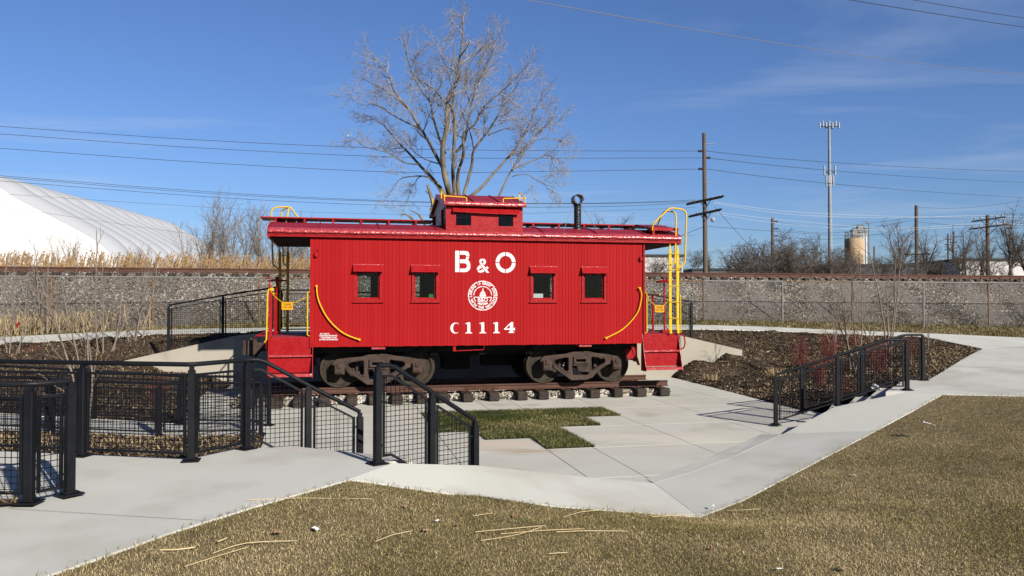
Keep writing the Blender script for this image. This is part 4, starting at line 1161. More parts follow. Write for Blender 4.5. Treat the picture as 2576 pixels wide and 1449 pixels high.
# ---- roof ladders at opposite corners
for tn in (0, math.pi):
    la = empty('roof_ladder', (0, 0, 0), tn, cab)
    for xx in (4.43, 4.62):
        m = MB().box(xx - .034, xx + .034, -1.415, -1.395, 1.50, 3.44, .004)
        m.prism([(xx - .034, 3.44), (xx + .034, 3.44), (xx + .018, 3.50), (xx - .018, 3.50)], -1.415, -1.395, 'y'); m.box(xx - .014, xx + .014, -1.412, -1.398, 3.50, 3.70)
        m.box(xx - .03, xx + .03, -1.44, -1.415, 1.50, 1.58, .004)
        m.build('stile', M['yellow'], la)
    for z in np.arange(1.86, 3.5, .38):
        MB().tube([(4.40, -1.425, z), (4.65, -1.425, z)], .010, 6).build('rung', M['yellow'], la)
    hz_ = .14 if tn else 0.0
    o1 = [(4.63, -1.43, 3.02), (4.70, -1.44, 3.10), (4.78, -1.45, 3.18), (4.80, -1.45, 3.5), (4.825, -1.45, 4.25), (4.80, -1.45, 4.37), (4.72, -1.45, 4.43), (4.50, -1.45, 4.455), (4.40, -1.45, 4.44), (4.33, -1.45, 4.39), (4.05, -1.44, 4.13), (3.995, -1.43, 4.06), (3.985, -1.40, 3.93)]
    o2 = [(4.44, -1.43, 3.12), (4.50, -1.44, 3.16), (4.535, -1.44, 3.25), (4.57, -1.43, 4.0), (4.585, -1.40, 4.28), (4.56, -1.37, 4.36), (4.48, -1.30, 4.40), (4.40, -1.2, 4.405), (4.40, -1.0, 4.34), (4.42, -.72, 4.14), (4.42, -.70, 4.10)]
    o1, o2 = ([(x, y, z + (hz_ if z > 4.2 else 0)) for x, y, z in q] for q in (o1, o2))
    for P_ in (o1, o2): MB().tube(spline(P_, 4), .019, 10).build('hand_rail', M['yellow'], la, True)
    MB().tube([(4.66, -1.43, 2.42), (4.675, -1.44, 2.38), (4.68, -1.44, 1.55), (4.66, -1.43, 1.52)], .0125, 8).build('grab_bar', M['yellow'], la)
MB().tube(spline([(4.70, -1.30, 1.52), (4.80, -1.33, 1.44), (4.83, -1.34, 1.30), (4.80, -1.34, 1.16), (4.72, -1.32, 1.12)], 4), .017, 8).build('coupling_lever', M['red_steel'], cab)

# ---- underframe
u = MB().box(-3.7, 3.7, -.35, .35, .98, 1.28, .01); u.box(-3.75, 3.75, -1.0, -.9, 1.12, 1.268); u.box(-3.75, 3.75, .9, 1.0, 1.12, 1.268)
for xx in (-2.35, -1.1, 0, 1.1, 2.35): u.box(xx - .08, xx + .08, -1.0, 1.0, 1.05, 1.25)
u.box(-.75, -.1, .1, .7, .62, 1.05, .02); u.tube([(.2, .3, .85), (.95, .3, .85)], .17, 14)
u.build('underframe', M['dark'], cab)
MB().box(-3.7, 3.7, -1.33, 1.33, 1.272, 1.30).build('sub_floor', M['dark'], cab)
for sx in (-1, 1):
    MB().box(sx * 2.36 - .15, sx * 2.36 + .15, -1.33, -1.05, 1.205, 1.262, .004).build('side_bearing', M['red_tin'], cab)
m = MB().box(-.72, -.66, -1.34, -1.30, 1.14, 1.27, .003); m.tube([(-.69, -1.33, 1.15), (-.30, -1.33, 1.16)], .012, 6); m.tube([(-.02, -1.33, 1.27), (-.02, -1.33, 1.17), (-.30, -1.33, 1.16)], .012, 6); m.build('stirrup', M['red_steel'], cab)
m = MB(); m.prism([(3.18, 1.20), (3.50, 1.20), (3.50, .98), (3.26, .98)], -.55, -.50); m.prism([(3.52, 1.22), (3.60, 1.22), (3.75, .75), (3.70, .75)], -1.2, -1.16); m.build('end_bracket', M['red_steel'], cab)

# couplers
for sx in (-1, 1):
    cp_ = empty('coupler', (sx * 4.7, 0, 1.22), 0 if sx > 0 else math.pi, cab)
    MB().box(0, .34, -.09, .09, -.10, .10, .02).build('shank', M['truck'], cp_)
    m = MB(); m.prism([(.30, -.19), (.44, -.21), (.56, -.14), (.52, -.05), (.44, -.02), (.42, .06), (.52, .10), (.60, .20), (.50, .23), (.36, .20), (.30, .12)], -.17, .16, 'z'); m.box(.34, .50, -.17, -.10, -.22, .20, .02)
    m.build('knuckle', M['truck'], cp_)
    m = MB().box(.05, .36, -.25, -.05, .235, .262, .004); m.tube([(.02, -.5, .42), (.10, -.3, .38), (.38, -.02, .22)], .011, 6); m.build('lift_lever', M['red_steel'], cp_)
    MB().tube(spline([(.02, .35, -.02), (.20, .36, -.06), (.32, .36, -.22), (.40, .34, -.34)], 5), .024, 8).build('air_hose', M['dark'], cp_)

# ---- trucks
KP = .001074
def kz(x, y): return ((x - 1080) * KP, .79 - .012 - (y - 460) * KP)
OUTL = [(165, 372), (185, 330), (250, 278), (480, 255), (740, 236), (900, 186), (1080, 176), (1260, 190), (1450, 232), (1690, 258), (1900, 300), (1962, 350), (1965, 430), (1770, 430), (1660, 470), (1440, 610), (1330, 735), (1200, 785), (860, 790), (800, 750), (470, 520), (430, 440), (400, 440), (190, 440)]
H1 = [(455, 385), (475, 345), (530, 320), (760, 285), (795, 305), (800, 560), (770, 610), (730, 610), (480, 440)]
H2 = [(868, 285), (1245, 285), (1250, 690), (1170, 700), (880, 700), (862, 560)]
H3 = [(1300, 300), (1340, 278), (1590, 318), (1630, 350), (1635, 400), (1610, 440), (1340, 600), (1305, 560), (1290, 430)]
sf_me = curve_loops([[kz(*p) for p in L] for L in (OUTL, H1, H2, H3)], .045, .014)
sf_me.transform(Matrix.Rotation(math.pi / 2, 4, 'X'))
sf_me.materials.append(M['truck'])
ribs = []
for L in (H1, H3):
    ribs.append(MB().tube([(kz(*p)[0], 0, kz(*p)[1]) for p in L], .016, 5, closed=True).mesh('frame_rib')); ribs[-1].materials.append(M['truck'])
for tc in (-2.346, 2.34):
    tk = empty('truck', (tc, 0, 0), 0, cab)
    for sg in (-1, 1):
        o = bpy.data.objects.new('side_frame', sf_me); o.parent = tk; o.location = (0, sg * 1.04, 0); o.rotation_euler = (0, 0, 0 if sg < 0 else math.pi); COL.objects.link(o)
        for rm in ribs:
            o = bpy.data.objects.new('frame_rib', rm); o.parent = tk; o.location = (0, sg * 1.10, 0); o.rotation_euler = (0, 0, 0 if sg < 0 else math.pi); COL.objects.link(o)
        for ax in (-.845, .845):
            y0, y1 = sorted((sg * .93, sg * 1.17))
            m = MB().box(ax - .115, ax + .115, y0, y1, .645, .895, .02)
            yl, yh = sorted((sg * 1.165, sg * 1.20))
            m.box(ax - .10, ax + .10, yl, yh, .665, .875, .012)
            ya, yb = sorted((sg * 1.19, sg * 1.225))
            m.box(ax - .045, ax + .045, ya, yb, .80, .90, .008); m.box(ax - .07, ax + .07, ya, yb, .70, .725, .006)
            m.lathe([(.07, .645), (.03, .605)], 10, 'z', (ax, sg * 1.05, 0))
            m.build('journal_box', M['truck'], tk)
        ya, yb = sorted((sg * .98, sg * 1.14))
        m = MB(); m.box(-.20, .155, ya, yb, .905, .965, .008); m.box(-.20, .155, ya, yb, .80, .845, .008); m.box(-.20, -.14, ya, yb, .84, .91); m.box(.095, .155, ya, yb, .84, .91); m.box(-.225, .18, ya, yb, .755, .785, .006)
        m.build('bolster_end', M['truck'], tk)
        m = MB()
        for k, zz in enumerate((.73, .705, .68, .655, .63)):
            L_ = .17 - k * .008
            m.box(-.12 + .01 * k, .155 + .01 * k, sg * 1.06 - L_ * .4, sg * 1.06 + L_ * .4, zz - .011, zz + .011, .004)
        m.tube([(-.02, sg * 1.11, .63), (.20, sg * 1.11, .63)], .03, 8); m.build('leaf_spring', M['truck'], tk)
    MB().box(-.19, .15, -1.0, 1.0, .76, .98, .02).build('bolster', M['dark'], tk)
    m = MB()
    for ax in (-.43, .43): m.box(ax - .035, ax + .035, -.95, .95, .62, .70); m.box(ax - .05, ax + .05, -.84, -.68, .55, .92, .01); m.box(ax - .05, ax + .05, .68, .84, .55, .92, .01)
    m.build('brake_beam', M['truck'], tk)
    for ax in (-.845, .845):
        MB().tube([(ax, -1.05, .752), (ax, 1.05, .752)], .07, 12).build('axle', M['dark'], tk)
        for sg in (-1, 1):
            pr = [(.10, sg * .86), (.12, sg * .84), (.20, sg * .80), (.30, sg * .775), (.345, sg * .79), (.365, sg * .825), (.417, sg * .825), (.421, sg * .80), (.424, sg * .725), (.45, sg * .715), (.452, sg * .695), (.36, sg * .69), (.34, sg * .72), (.22, sg * .73), (.12, sg * .70)]
            MB().lathe(pr, 48, 'y', (ax, 0, .757)).build('wheel', M['wheel'], tk, True)

# ---- lettering on the near side
LY = -HW - .0035
def k6(x, y):
    """position on the lettering sheet -> metres on the car side"""
    return (-.681 + (x - 335) * .001586, 3.379 - (y - 135) * .001556)
def letter(loops, name='letter', parent=cab):
    me = curve_loops([[k6(*p) for p in L] for L in loops])
    me.transform(Matrix.Rotation(math.pi / 2, 4, 'X')); me.transform(Matrix.Translation((0, LY, 0)))
    return link_mesh(name, me, M['white'], parent)
letter([[(335, 135), (393, 135), (393, 440), (335, 440)],
        [(402, 137), (480, 137), (505, 141), (523, 154), (533, 174), (536, 195), (533, 213), (490, 213), (489, 203), (484, 194), (475, 190), (402, 190)],
        [(490, 221), (533, 221), (527, 243), (512, 262), (530, 277), (544, 304), (552, 346), (500, 350), (498, 335), (488, 320), (470, 312), (402, 312), (402, 258), (475, 258), (484, 252), (490, 240)],
        [(499, 358), (552, 355), (547, 385), (533, 412), (510, 431), (480, 440), (402, 440), (402, 390), (470, 390), (488, 382), (497, 370)]])
letter([[(723, 242), (700, 248), (682, 265), (675, 290), (706, 292), (711, 280), (723, 275)],
        [(731, 242), (755, 250), (771, 270), (773, 295), (765, 318), (752, 335), (728, 306), (738, 295), (738, 283), (731, 275)],
        [(677, 299), (711, 299), (821, 447), (782, 447)],
        [(688, 332), (722, 376), (690, 385), (676, 398), (669, 414), (642, 397), (650, 372), (668, 350)],
        [(650, 418), (672, 420), (684, 412), (706, 411), (728, 388), (753, 424), (728, 440), (695, 446), (665, 438)],
        [(788, 352), (813, 374), (778, 412), (756, 384)]])
def arc(cx, cy, rx, ry, a0, a1, n=16): return [(cx + rx * math.cos(R(a0 + (a1 - a0) * k / n)), cy + ry * math.sin(R(a0 + (a1 - a0) * k / n))) for k in range(n + 1)]
letter([arc(1058, 296, 145, 151, q + 2.6, q + 87.4) + arc(1058, 296, 92, 97, q + 86, q + 4) for q in (0, 90, 180, 270)])
letter([arc(338, 1241, 70, 78, 52, 308, 26) + [(368, 1192), (382, 1200), (380, 1166), (368, 1168)][:0] + arc(350, 1241, 44, 68, 300, 60, 22), [(366, 1168), (380, 1166), (381, 1204), (372, 1190)]])
for ox in (0, 200, 397):
    letter([[(482 + ox, 1170), (505 + ox, 1168), (513 + ox, 1160), (549 + ox, 1160), (550 + ox, 1296), (578 + ox, 1310), (578 + ox, 1318), (480 + ox, 1318), (480 + ox, 1310), (508 + ox, 1296), (508 + ox, 1184), (482 + ox, 1182)]])
letter([[(1168, 1160), (1168, 1252), (1182, 1252), (1188, 1238), (1194, 1238), (1194, 1286), (1186, 1284), (1180, 1270), (1168, 1270), (1168, 1296), (1182, 1308), (1182, 1316), (1100, 1316), (1100, 1308), (1120, 1296), (1120, 1270), (1040, 1270), (1036, 1256), (1136, 1160)], [(1120, 1252), (1120, 1194), (1064, 1252)]])
# round emblem
EC = (-.058, 2.381)
em = empty('emblem', (EC[0], LY, EC[1]), 0, cab)
def flat(loops, name):
    me = curve_loops(loops); me.transform(Matrix.Rotation(math.pi / 2, 4, 'X')); return link_mesh(name, me, M['white'], em)
def ring(r, t, cuts_):
    return [arc(0, 0, r, r, a, b, 14) + arc(0, 0, r - t, r - t, b, a, 14) for a, b in cuts_]
oc = [-3, 33, 73, 111, 150, 188, 236, 271, 315]
flat(ring(.334, .021, [(oc[i] + 1.4, (oc[i + 1] if i < 8 else 357) - 1.4) for i in range(9)]), 'outer_ring')
flat(ring(.213, .018, [(3, 45), (48, 88), (91, 130), (133, 178), (190, 220), (240, 268), (272, 300), (320, 350)]), 'inner_ring')
flat([[(-.205, -.042), (-.072, -.042), (-.072, -.026), (-.205, -.026)], [(.078, -.046), (.205, -.046), (.205, -.028), (.078, -.028)],
      [(-.118, -.158), (.118, -.158), (.118, -.178), (-.118, -.178)]], 'bar')
flat([[(-.060, -.048), (.064, -.048), (.068, -.020), (-.066, -.020)], [(-.072, -.012), (.074, -.012), (.072, .014), (-.072, .014)], [(-.066, .022), (.070, .022), (.066, .046), (-.064, .046)],
      [(-.058, .054), (.062, .054), (.05, .076), (-.046, .076)], [(-.036, .083), (.040, .083), (.024, .104), (-.018, .104)], [(-.012, .11), (.018, .11), (.012, .16), (-.004, .16)], [(-.001, .165), (.006, .165), (.003, .19)]], 'dome_mark')
def arc_text(txt, r, a0, a1, size, flip=False):
    m = MB(); n = len(txt)
    for i, ch in enumerate(txt):
        if ch == ' ': continue
        a = R(a0 + (a1 - a0) * i / (n - 1))
        vs, fs2 = text_mesh(ch, size, .0028, .95)
        rot = a - math.pi / 2 if not flip else a + math.pi / 2
        c_, s_ = math.cos(rot), math.sin(rot); px, pz = r * math.cos(a), r * math.sin(a)
        m.add([(px + x * c_ - y * s_, 0, pz + x * s_ + y * c_) for x, y in vs], fs2)
    me = bpy.data.meshes.new('round_lettering'); me.from_pydata(m.v, [], m.f)
    return link_mesh('round_lettering', me, M['white'], em)
arc_text('LINKING 13 GREAT STATES', .272, 184, -9, .078)
arc_text('WITH THE NATION', .272, 205, 338, .082, True)
vs, fs2 = text_mesh('B&O', .128, .003, .92)
me = bpy.data.meshes.new('emblem_lettering'); me.from_pydata([(x, 0, y - .097) for x, y in vs], [], fs2); link_mesh('emblem_lettering', me, M['white'], em)
# small builder's lettering
for i, (t_, xo) in enumerate((('BLT 1922 AT', -.075), ('SHOPS BALTIMORE MD', 0), ('PURCHASED 3-16-87', .012), ('BY WM P RUTHERFORD', .008))):
    vs, fs2 = text_mesh(t_, .037, .0016, .98)
    me = bpy.data.meshes.new('small_lettering'); me.from_pydata([(-3.425 + xo + x, LY, 1.553 - i * .0415 + y) for x, y in vs], [], fs2)
    link_mesh('small_lettering', me, M['white'], cab)

# chains with the PLEASE STAY OFF plates: hang on the caboose, things of their own
def stay_off(xa, za, xb, zb, xs, zs, label):
    t = tag(empty('chain_sign', loc2w(xs, -1.385, zs), ANG), label, 'sign', 'chains with yellow plates')
    A_, B_, S0, S1 = (xa - xs, za - zs), (xb - xs, zb - zs), (-.085, .078), (.085, .078)
    path = []
    for (p, q, sag) in ((A_, S0, .035), (S0, S1, .006), (S1, B_, .03)):
        L = math.dist(p, q); n = max(2, int(L / .034))
        for k in range(n):
            f = k / n; path.append((p[0] + (q[0] - p[0]) * f, p[1] + (q[1] - p[1]) * f - 4 * sag * f * (1 - f)))
    path.append(B_)
    m = MB()
    for i in range(len(path) - 1):
        a, b = Vector((path[i][0], 0, path[i][1])), Vector((path[i + 1][0], 0, path[i + 1][1]))
        d = (b - a); c = (a + b) / 2; L = d.length * .72; d.normalize()
        e = Vector((0, 1, 0)) if i % 2 else Vector((-d.z, 0, d.x))
        m.tube([c + d * (L * math.cos(2 * math.pi * k / 8)) + e * (.011 * math.sin(2 * math.pi * k / 8)) for k in range(8)], .0035, 4, closed=True)
    m.build('chain', M['yellow'], t)
    pl = []
    w, h, r_ = .116, .082, .022
    for cx_, cz_, a0 in ((w - r_, h - r_, 0), (-w + r_, h - r_, 90), (-w + r_, -h + r_, 180), (w - r_, -h + r_, 270)):
        pl += [(cx_ + r_ * math.cos(R(a0 + k * 22.5)), cz_ + r_ * math.sin(R(a0 + k * 22.5))) for k in range(5)]
    p_ = MB().prism(pl, -.004, .004).build('plate', M['sign_yellow'], t)
    for txt, zz, sz in (('PLEASE', .030, .062), ('STAY OFF', -.032, .056)):
        vs, fs2 = text_mesh(txt, sz, .0012, .80)
        me = bpy.data.meshes.new('plate_lettering'); me.from_pydata([(x, -.0065, zz + y) for x, y in vs], [], fs2); link_mesh('plate_lettering', me, M['ink'], p_)
stay_off(-4.62, 2.47, -3.90, 2.34, -4.278, 2.152, 'yellow PLEASE STAY OFF plate on a chain across the left end steps')
stay_off(3.87, 2.36, 4.41, 2.32, 4.167, 2.080, 'yellow PLEASE STAY OFF plate on a chain beside the yellow ladder')
# things seen in the side windows
o = MB().box(0, .26, -.004, .004, 0, .105, .0015).build('paper_card', M['litter']); o.location = loc2w(1.10, -1.30, 2.325); o.rotation_euler = (R(-8), 0, ANG); tag(o, 'white paper card leaning inside the third caboose window', 'card')
o = MB().box(0, .15, 0, .12, 0, .09, .006).build('green_box', M['green']); o.location = loc2w(-1.26, -1.27, 2.325); o.rotation_euler = (0, 0, ANG); tag(o, 'small green box on the sill inside the second caboose window', 'box')

# ================================================================== BLACK RAILINGS
def railing(label, pts, H=.95, group='black wire mesh railings', wire=.0040, pitch=.05, post=.034, plates=True):
    """pts: (x, y, z, is_post); panels hang between posts and follow kinks"""
    o0 = Vector(pts[0][:3])
    t = tag(empty('mesh_railing', o0), label, 'railing', group)
    P = [Vector(p[:3]) - o0 for p in pts]
    posts = [i for i, p in enumerate(pts) if p[3]]
    # top rail
    top = []
    for i, p in enumerate(P):
        q = p + Vector((0, 0, H))
        if 0 < i < len(P) - 1:
            top += [q.lerp(P[i - 1] + Vector((0, 0, H)), min(.25, .05 / max(.06, (P[i - 1] - p).length))), q.lerp(P[i + 1] + Vector((0, 0, H)), min(.25, .05 / max(.06, (P[i + 1] - p).length)))]
        else: top.append(q)
    MB().tube(top, .024, 10).build('top_rail', M['black'], t, True)
    for i in posts:
        d = (P[min(i + 1, len(P) - 1)] - P[max(i - 1, 0)]); a = math.atan2(d.y, d.x)
        T = Matrix.Translation(P[i]) @ Matrix.Rotation(a, 4, 'Z')
        m = MB().box(-post, post, -post, post, -.02, H - .055, .005, T)
        m.box(-.022, .022, -.022, .022, H - .06, H - .01, 0, T)
        po = m.build('post', M['black'], t)
        if plates:
            MB().box(-.085, .085, -.085, .085, .002, .016, .004, T).box(-.06, .06, -.06, .06, .014, .034, .012, T).build('base_plate', M['black'], po)
    for a, b in zip(posts, posts[1:]):
        run = P[a:b + 1]
        L = [0.0]
        for q, r_ in zip(run, run[1:]): L.append(L[-1] + (r_ - q).xy.length)
        tot = L[-1]
        if tot < .16: continue
        g0, g1 = post + .035, tot - post - .035
        def at(s):
            for k in range(len(L) - 1):
                if s <= L[k + 1] + 1e-9:
                    f = (s - L[k]) / max(1e-6, L[k + 1] - L[k]); return run[k].lerp(run[k + 1], f)
            return run[-1]
        lo, hi = .075, H - .105
        ks = [g0] + [l for l in L[1:-1] if g0 < l < g1] + [g1]
        fr = MB(); bw = .013
        botp = [at(s) + Vector((0, 0, lo)) for s in ks]; topp = [at(s) + Vector((0, 0, hi)) for s in ks]
        for seq in (botp, topp):
            for q, r_ in zip(seq, seq[1:]):
                fr.tube([q, r_], bw * 1.25, 4)
        for q, r_ in ((botp[0], topp[0]), (botp[-1], topp[-1])): fr.tube([q + Vector((0, 0, -bw)), r_ + Vector((0, 0, bw))], bw * 1.25, 4)
        dd = (at(tot) - at(0)); dd.z = 0; dd.normalize()
        for base, e, s0 in ((at(g0), -dd, 1), (at(g1), dd, -1)):
            for zz in (lo + .10, hi - .10): fr.tube([base + Vector((0, 0, zz)), base + e * .05 + Vector((0, 0, zz))], .012, 4)
        fo = fr.build('panel_frame', M['black'], t)
        w = MB(); s = g0 + pitch * .6
        while s < g1 - .01:
            q = at(s); w.tube([q + Vector((0, 0, lo)), q + Vector((0, 0, hi))], wire, 3, False); s += pitch
        N = max(8, int((g1 - g0) / .02)); S = [g0 + (g1 - g0) * k / N for k in range(N + 1)]; Q = [at(x) for x in S]
        z = math.floor((min(q.z for q in Q) + lo) / pitch) * pitch; zmax = max(q.z for q in Q) + hi
        while z < zmax:
            st_ = None
            for k in range(N + 1):
                ins = Q[k].z + lo < z < Q[k].z + hi
                if ins and st_ is None: st_ = k
                if st_ is not None and (not ins or k == N):
                    e = k if ins else k - 1
                    if e > st_:
                        brk = [st_] + [j for j in range(st_ + 1, e) if any(abs(S[j] - l) <= (g1 - g0) / N * .5 for l in L[1:-1])] + [e]
                        w.tube([(Q[j].x, Q[j].y, z) for j in brk], wire, 3, False)
                    st_ = None
            z += pitch
        tag(w.build('wire_mesh', M['black'], fo), kind='stuff')
    return t

railing('black mesh railing beside the upper walk, running down the left side of the near stairs',
        [(-7.2, 8.68, UP, 1), (-4.37, 8.11, UP, 1), (-3.16, 7.86, UP, 1), (-2.83, 8.50, UP, 1), (-2.70, 8.57, UP, 0), (-2.25, 8.80, .35, 1), (-1.73, 9.07, .02, 1)])
railing('short black mesh railing down the right side of the near stairs', [(-1.30, 7.71, UP, 1), (-1.18, 7.81, UP, 0), (-.815, 8.09, .353, 1), (-.39, 8.42, .02, 1)])
railing('nearest black mesh railing at the left edge, before the upper walk', [(-3.59, 6.48, UP, 1), (-3.76, 6.22, UP, 1), (-6.6, 6.42, UP, 1), (-9.4, 6.6, UP, 1)], H=.92)
railing('low black railing on the far side of the left ramp', [(-4.38, 14.36, .006, 1), (-6.03, 14.55, .01, 1), (-7.73, 14.70, .09, 1), (-9.6, 14.82, .18, 1), (-11.5, 14.95, .27, 1), (-13.5, 15.1, .34, 1)], H=.87)
railing('low black railing on the near side of the left ramp', [(-4.21, 13.37, .006, 1), (-5.82, 13.17, .01, 1), (-7.6, 13.13, .09, 1), (-9.6, 13.10, .18, 1), (-11.6, 13.06, .27, 1)], H=.87)
railing('black mesh railing on the near side of the right hand steps', [(4.74, 14.33, .02, 1), (5.84, 14.29, .37, 1), (6.67, 14.28, UP, 0), (7.07, 14.26, UP, 1)], H=.90)
railing('black mesh railing on the far side of the right hand steps', [(5.81, 15.99, .02, 1), (7.05, 16.05, .37, 1), (7.93, 16.09, UP, 0), (8.31, 16.10, UP, 1)], H=.92)
bt = [-14.1, -12.75, -11.4]
def wpt(t, p=1): x, y = wall_at(t, .14); return (x, y, wall_z(t), p)
railing('black mesh railing climbing the retaining wall left of the caboose', [(*wall_at(t, .14), z, 1) for t, z in zip(bt, (.97, 1.23, 1.45))], H=1.19, plates=False)
railing('black mesh railing along the platform behind the caboose windows', [wpt(t) for t in (-10.25, -8.6, -6.9, -5.2, -3.4)], H=1.10, plates=False)
railing('black mesh railing coming down the retaining wall right of the caboose', [wpt(t) for t in (-3.25, -.95, .70)], H=1.12, plates=False)
gt = tag(empty('gate', (*wall_at(-11.27, .14), 1.41), ANG), 'black mesh gate on the platform seen past the left end steps', 'gate')
m = MB(); a, b, c, d = 0.02, .92, .10, 1.16
for q, r_ in (((a, c), (b, c)), ((a, d), (b, d)), ((a, c), (a, d)), ((b, c), (b, d))): m.tube([(q[0], 0, q[1]), (r_[0], 0, r_[1])], .026, 4)
m.build('gate_frame', M['black'], gt)
m = MB(); a, b, c, d = a + .09, b - .09, c + .10, d - .10
for q, r_ in (((a, c), (b, c)), ((a, d), (b, d)), ((a, c), (a, d)), ((b, c), (b, d))): m.tube([(q[0], 0, q[1]), (r_[0], 0, r_[1])], .014, 4)
io = m.build('inner_frame', M['black'], gt)
m = MB()
for xx in np.arange(a, b, .05): m.tube([(xx, 0, c), (xx, 0, d)], .0032, 3, False)
for zz in np.arange(c, d, .05): m.tube([(a, 0, zz), (b, 0, zz)], .0032, 3, False)
tag(m.build('wire_mesh', M['black'], io), kind='stuff')
m = MB().box(-.02, .06, -.05, .03, .90, 1.06, .008); m.box(-.02, .05, -.05, .03, .15, .28, .008); m.build('hinge', M['black'], gt)

# ================================================================== CHAIN LINK FENCE
fence = tag(empty('chain_link_fence', line_at(0, 0, 0), ANG), 'rusty chain link fence along the foot of the ballast embankment', 'fence')
fpx = [-330, -80, 130, 385, 652, 905, 1145, 1370, 1580, 1770, 1968, 2143, 2323, 2487, 2640, 2790]
ft = [fence_t(p) for p in fpx]
FTOP = 3.07
for i, t_ in enumerate(ft):
    z0 = toe(t_) - .05
    m = MB().tube([(t_, 0, z0), (t_ + rng.uniform(-.02, .02), 0, FTOP - .02)], .032, 8); m.lathe([(.036, FTOP - .03), (.02, FTOP + .02)], 8, 'z', (t_, 0, 0))
    m.build('fence_post', M['galv'] if i in (10, 12) else M['rust_post'], fence)
for a, b in zip(ft, ft[1:]):
    MB().tube([(a, 0, FTOP), ((a + b) / 2, 0, FTOP - .012), (b, 0, FTOP)], .022, 8).build('top_rail', M['galv'] if -1 < a < 2.5 or a < -19 or a > 6 else M['rust_post'], fence)
m = MB(); x0, x1 = ft[0], ft[-1]; h_ = FTOP - 1.45; s = x0 - h_
while s < x1:
    m.tube([(s, .02, 1.45), (s + h_, .02, FTOP - .01)], .0030, 3, False); m.tube([(s + h_, .024, 1.45), (s, .024, FTOP - .01)], .0030, 3, False); s += .072
tag(m.build('chain_link_mesh', M['link'], fence), kind='stuff')

# ================================================================== MAIN LINE TRACK
ml = tag(empty('railway_track', line_at(0, 3.25, 0), ANG), 'rusty main line railway track on top of the embankment', 'track')
for y in (0, 1.5):
    for a, b in ((-48, -22.01), (-22, 4), (4.01, 30), (30.01, 62)):
        MB().prism([(y + p[0] * 1.2, 3.325 + p[1] * 1.28) for p in RAILP], a, b, 'x').build('rail', M['rail'], ml)
tie_me = MB().box(-.115, .115, -.55, 2.05, 3.15, 3.300, .01).mesh('tie'); tie_me.materials.append(M['tie'])
clip_me = MB().box(-.10, .10, -.17, -.04, 3.312, 3.345, .004).box(-.03, .03, -.13, -.06, 3.34, 3.385, .006).mesh('tie_plate'); clip_me.materials.append(M['spike'])
for k in range(100):
    x = -29 + k * .54
    o = bpy.data.objects.new('tie', tie_me); o.parent = ml; o.location = (x, rng.uniform(-.04, .04), 0); COL.objects.link(o)
    o2 = bpy.data.objects.new('tie_plate', clip_me); o2.parent = o; COL.objects.link(o2)

# ================================================================== BARE TREES AND SHRUBS
class Wood:
    """collects tapered twigs; few sided tubes in numpy-friendly lists"""
    def __init__(s): s.v = []; s.f = []
    def limb(s, pts, r0, r1, n=5):
        m = len(pts); b = len(s.v); ref = Vector((.3, .8, .52))
        for i, p in enumerate(pts):
            t = (pts[min(i + 1, m - 1)] - pts[max(i - 1, 0)])
            if t.length < 1e-6: t = Vector((0, 0, 1))
            t.normalize(); u = t.cross(ref)
            if u.length < .05: u = t.cross(Vector((1, 0, 0)))
            u.normalize(); w = t.cross(u); f = i / (m - 1); r = r0 + (r1 - r0) * f
            for k in range(n):
                a = 2 * math.pi * k / n; s.v.append(p + u * (r * math.cos(a)) + w * (r * math.sin(a)))
        for i in range(m - 1):
            for k in range(n):
                l = (k + 1) % n; s.f.append((b + i * n + k, b + i * n + l, b + (i + 1) * n + l, b + (i + 1) * n + k))
    def obj(s, name, mat, parent=None):
        me = np_mesh(name, np.array([tuple(p) for p in s.v]), np.array(s.f))
        return link_mesh(name, me, mat, parent, True)

def rdir(r_, d, ang):
    a = Vector((r_.gauss(0, 1), r_.gauss(0, 1), r_.gauss(0, 1))); a = (a - d * a.dot(d)); a.normalize()
    return (d * math.cos(ang) + a * math.sin(ang)).normalized()

def wander(r_, p, d, L, n, wig, up):
    pts = [p]; q = p; e = d
    for k in range(n):
        e = (e + Vector((r_.gauss(0, wig), r_.gauss(0, wig), r_.gauss(0, wig) + up))).normalized(); q = q + e * (L / n); pts.append(q)
    return pts

def grow(W, r_, pts, rad, lvl, P):
    """side branches along a limb; P per level: spacing, length, angle, radius factor"""
    if lvl >= len(P): return
    sp, ln, an, n, sides, wig, up, start, rmin = P[lvl]
    acc = 0.0; tot = sum((b - a).length for a, b in zip(pts, pts[1:])); run = 0.0
    nxt = tot * start + r_.random() * sp
    for i in range(len(pts) - 1):
        a, b = pts[i], pts[i + 1]; L = (b - a).length
        while nxt < run + L:
            f = (nxt - run) / L; p = a.lerp(b, f); g = nxt / tot
            d = rdir(r_, (b - a).normalized(), R(r_.uniform(an * .65, an * 1.3)))
            l = ln * r_.uniform(.5, 1.25) * (1.15 - .55 * g)
            rr = max(rmin, min(rad * (1 - .7 * g) * .5, rmin * 3))
            q = wander(r_, p, d, l, n, wig, up)
            W[min(lvl, len(W) - 1)].limb(q, rr, max(.35 * rr, rmin * .55), sides)
            grow(W, r_, q, rr, lvl + 1, P)
            nxt += sp * r_.uniform(.6, 1.5)
        run += L

